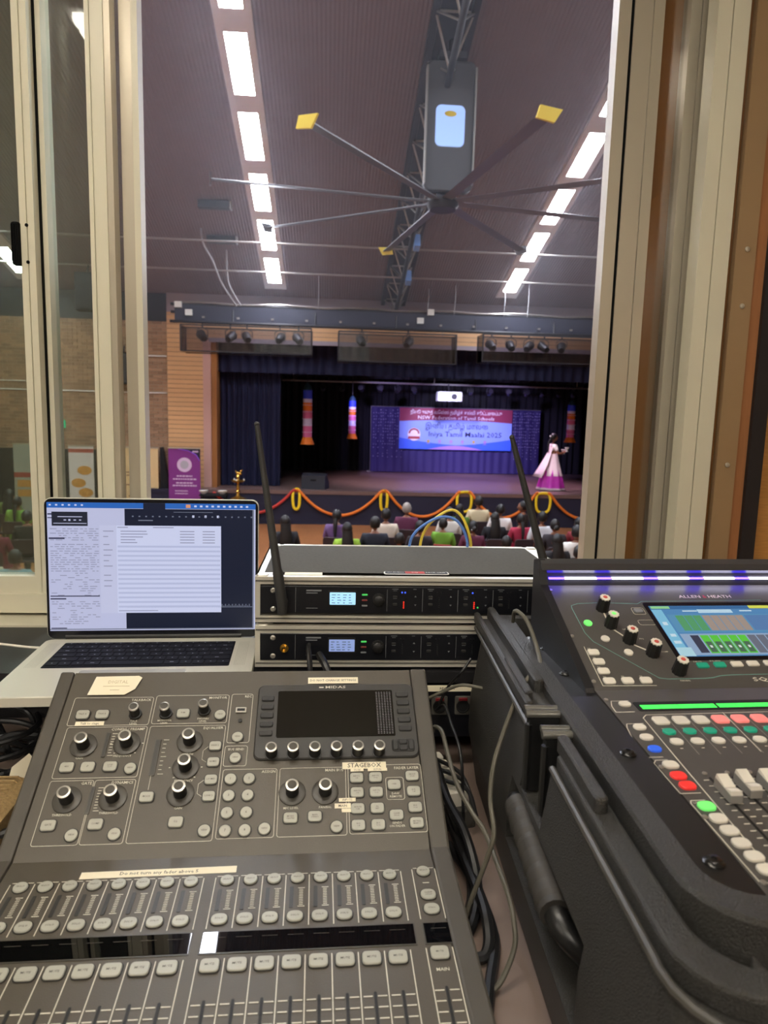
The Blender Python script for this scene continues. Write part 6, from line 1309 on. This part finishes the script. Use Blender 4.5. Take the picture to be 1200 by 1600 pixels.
cable3('cable', [(0.152, 0.95, 2.60), (0.153, 0.939, 2.613), (0.160, 0.919, 2.616), (0.163, 0.886, 2.602), (0.167, 0.833, 2.586), (0.181, 0.798, 2.567), (0.192, 0.775, 2.556), (0.197, 0.723, 2.545), (0.199, 0.681, 2.538), (0.199, 0.659, 2.526), (0.197, 0.647, 2.509), (0.182, 0.634, 2.484), (0.165, 0.625, 2.4735)], 0.003, m_cabgrey, 'thin grey cable curving down between the two mixing desks')
for pts, r, lb in (([(0.16, 0.95, 2.55), (0.165, 0.877, 2.538), (0.178, 0.823, 2.526), (0.184, 0.779, 2.504), (0.18, 0.747, 2.49), (0.168, 0.717, 2.48), (0.155, 0.70, 2.476)], 0.006, 'thick black cable nearest the grey mixer in the gap between the mixers'),
                   ([(0.17, 0.9, 2.50), (0.178, 0.78, 2.5), (0.182, 0.736, 2.498), (0.182, 0.705, 2.495), (0.18, 0.684, 2.484), (0.172, 0.673, 2.477), (0.155, 0.672, 2.477)], 0.0065, 'thick black cable looping lowest in the gap between the mixers'),
                   ([(0.172, 1.0, 2.50), (0.174, 0.872, 2.505), (0.18, 0.818, 2.494), (0.177, 0.767, 2.484), (0.164, 0.73, 2.477)], 0.005, 'black cable lying under the other two in the gap')):
    cable3('cable', pts, r, m_cabblk, lb)
cable3('cable', [(0.150, 0.993, 2.632), (0.175, 0.985, 2.648), (0.197, 0.973, 2.661), (0.23, 0.96, 2.66)], 0.0025, m_cabgrey, 'light grey cable crossing in front of the connector panel')
cable3('cable', [(0.18, 1.075, 2.585), (0.19, 1.045, 2.63), (0.204, 1.02, 2.662), (0.22, 1.03, 2.68)], 0.0022, m_cabblk, 'thin dark cable rising past the connector panel')
cable3('cable', [(0.176, 1.07, 2.58), (0.177, 1.0, 2.618), (0.18, 0.958, 2.61), (0.186, 0.906, 2.585), (0.19, 0.89, 2.5)], 0.0022, m_cabblk, 'thin dark cable dropping from the connector panel')
cable3('cable', [(0.158, 1.375, 2.76), (0.162, 1.362, 2.806), (0.184, 1.362, 2.832), (0.22, 1.362, 2.85), (0.252, 1.36, 2.842), (0.272, 1.36, 2.806), (0.276, 1.375, 2.76)], 0.0027, m_cabb, 'blue network cable arching behind the upper rack case')
cable3('cable', [(0.182, 1.385, 2.76), (0.184, 1.372, 2.806), (0.202, 1.372, 2.838), (0.238, 1.374, 2.862), (0.262, 1.37, 2.85), (0.28, 1.366, 2.806), (0.285, 1.38, 2.76)], 0.0027, m_caby, 'yellow network cable arching behind the upper rack case')
cable3('cable', [(-0.028, 1.092, 2.681), (-0.028, 1.07, 2.68), (-0.025, 1.055, 2.655), (-0.023, 1.045, 2.60), (-0.03, 1.03, 2.5)], 0.0042, m_cabblk, 'black cable plugged into the lower wireless receiver')
cable3('cable', [(-0.012, 1.086, 2.668), (0.0, 1.06, 2.655), (0.012, 1.05, 2.62), (0.018, 1.04, 2.5)], 0.006, m_cabblk, 'thicker black cable hanging beside the lower receiver plug')
cable3('cable', [(0.165, 0.86, 2.485), (0.182, 0.8, 2.482), (0.19, 0.74, 2.479), (0.188, 0.69, 2.478), (0.172, 0.64, 2.477), (0.16, 0.6, 2.477)], 0.006, m_cabblk, 'thick black cable lying flat on the desk beside the road case')
# jumble of black cables on the desk under the laptop
rng = random.Random(3)
for i, lb in enumerate(('topmost arched black cable left of the grey mixer', 'black cable coil second from the top left of the grey mixer', 'black cable lying flat left of the grey mixer', 'black cable crossing the coil left of the grey mixer', 'black cable nearest the woven bag', 'black cable running back under the shelf at the left', 'black cable bent like a hook left of the grey mixer', 'black cable resting against the mixer side')):
    x0 = -0.62; y0 = 1.2-0.045*i; pts = []
    for k in range(7): pts.append((x0+0.04*k+rng.uniform(-0.01, 0.01), y0+0.03*math.sin(k*1.1+i)+rng.uniform(-0.02, 0.02), TZ+0.012+0.05*abs(math.sin(k*0.8+i*0.9))*(1 if i < 5 else 0.4)))
    cable3('cable', pts, 0.0045+0.0012*(i % 3), m_cabblk, lb, group='black cables left of the grey mixer')
q = MB(); q.tube(spline([(-0.52+0.075*math.cos(a), 1.08+0.06*math.sin(a), TZ+0.01+0.004*a) for a in [k*0.5 for k in range(40)]], 2), 0.0048, 8); tag(q.build('cable_coil', m_cabblk, None), 'coil of black cable under the front edge of the laptop', 'cable')
q = MB(); q.prism([(-0.012, -0.02), (0.018, -0.03), (0.024, 0.012), (0.004, 0.03), (-0.014, 0.008)], 0, 0.0008); o = q.build('paper_scrap', m_tape, None, T(-0.444, 1.01, TZ+0.045) @ RX(rad(35))); tag(o, 'torn cream paper scrap against the left side of the grey mixer', 'paper')
m_cane = mat('woven_cane', (150, 124, 82), 0.7, noise=0.4, nscale=220, bump=0.8, bscale=260)
t = thing('woven_bag', 'woven tan bag at the left edge beside the grey mixer', 'bag', (-0.495, 0.91, TZ)); q = MB(); q.loft([rl(-0.07, 0.07, -0.08, 0.08, 0.03, 0.0), rl(-0.085, 0.082, -0.095, 0.095, 0.035, 0.02), rl(-0.08, 0.08, -0.09, 0.09, 0.035, 0.045), rl(-0.06, 0.06, -0.07, 0.07, 0.03, 0.052)], smooth=True); q.build('body', m_cane, t, ang=60)
wv_ = MB()
for k in range(14): wv_.tube([(-0.083, -0.085+k*0.013, 0.02), (-0.06, -0.07+k*0.011, 0.053), (0.06, -0.07+k*0.011, 0.053), (0.081, -0.085+k*0.013, 0.02)], 0.0016, 5)
w2 = wv_.build('weave', m_cane, t); w2['kind'] = 'stuff'
t = thing('plug_strip', 'white strip of plugs half hidden under cables beside the grey mixer', 'plug strip', (0.172, 0.985, TZ), rad(12)); MB().box(-0.022, 0.03, -0.07, 0.07, 0.0, 0.03, ch=0.005).build('strip', m_knobtop, t)
for k in range(5): MB().box(-0.018, 0.022, -0.062+k*0.026, -0.044+k*0.026, 0.03, 0.052, ch=0.003).build('plug', m_cabw if k % 2 == 0 else m_bwhite, t)
for k in range(3): cable3('cable', [(0.15, 1.03-0.03*k, TZ+0.058), (0.17, 1.0-0.03*k, TZ+0.062), (0.2, 0.96-0.02*k, TZ+0.058), (0.21, 0.9, TZ+0.03)], 0.003, m_cabblk, ('first', 'second', 'third')[k]+' thin black cable lying over the white plug strip', group='thin black cables over the plug strip')
cable3('cable', [(-0.66, 1.24, 2.643), (-0.6, 1.215, 2.645), (-0.55, 1.2, 2.646), (-0.5, 1.187, 2.645), (-0.479, 1.186, 2.644)], 0.0022, m_cabw, 'white charging cable plugged into the left side of the laptop')
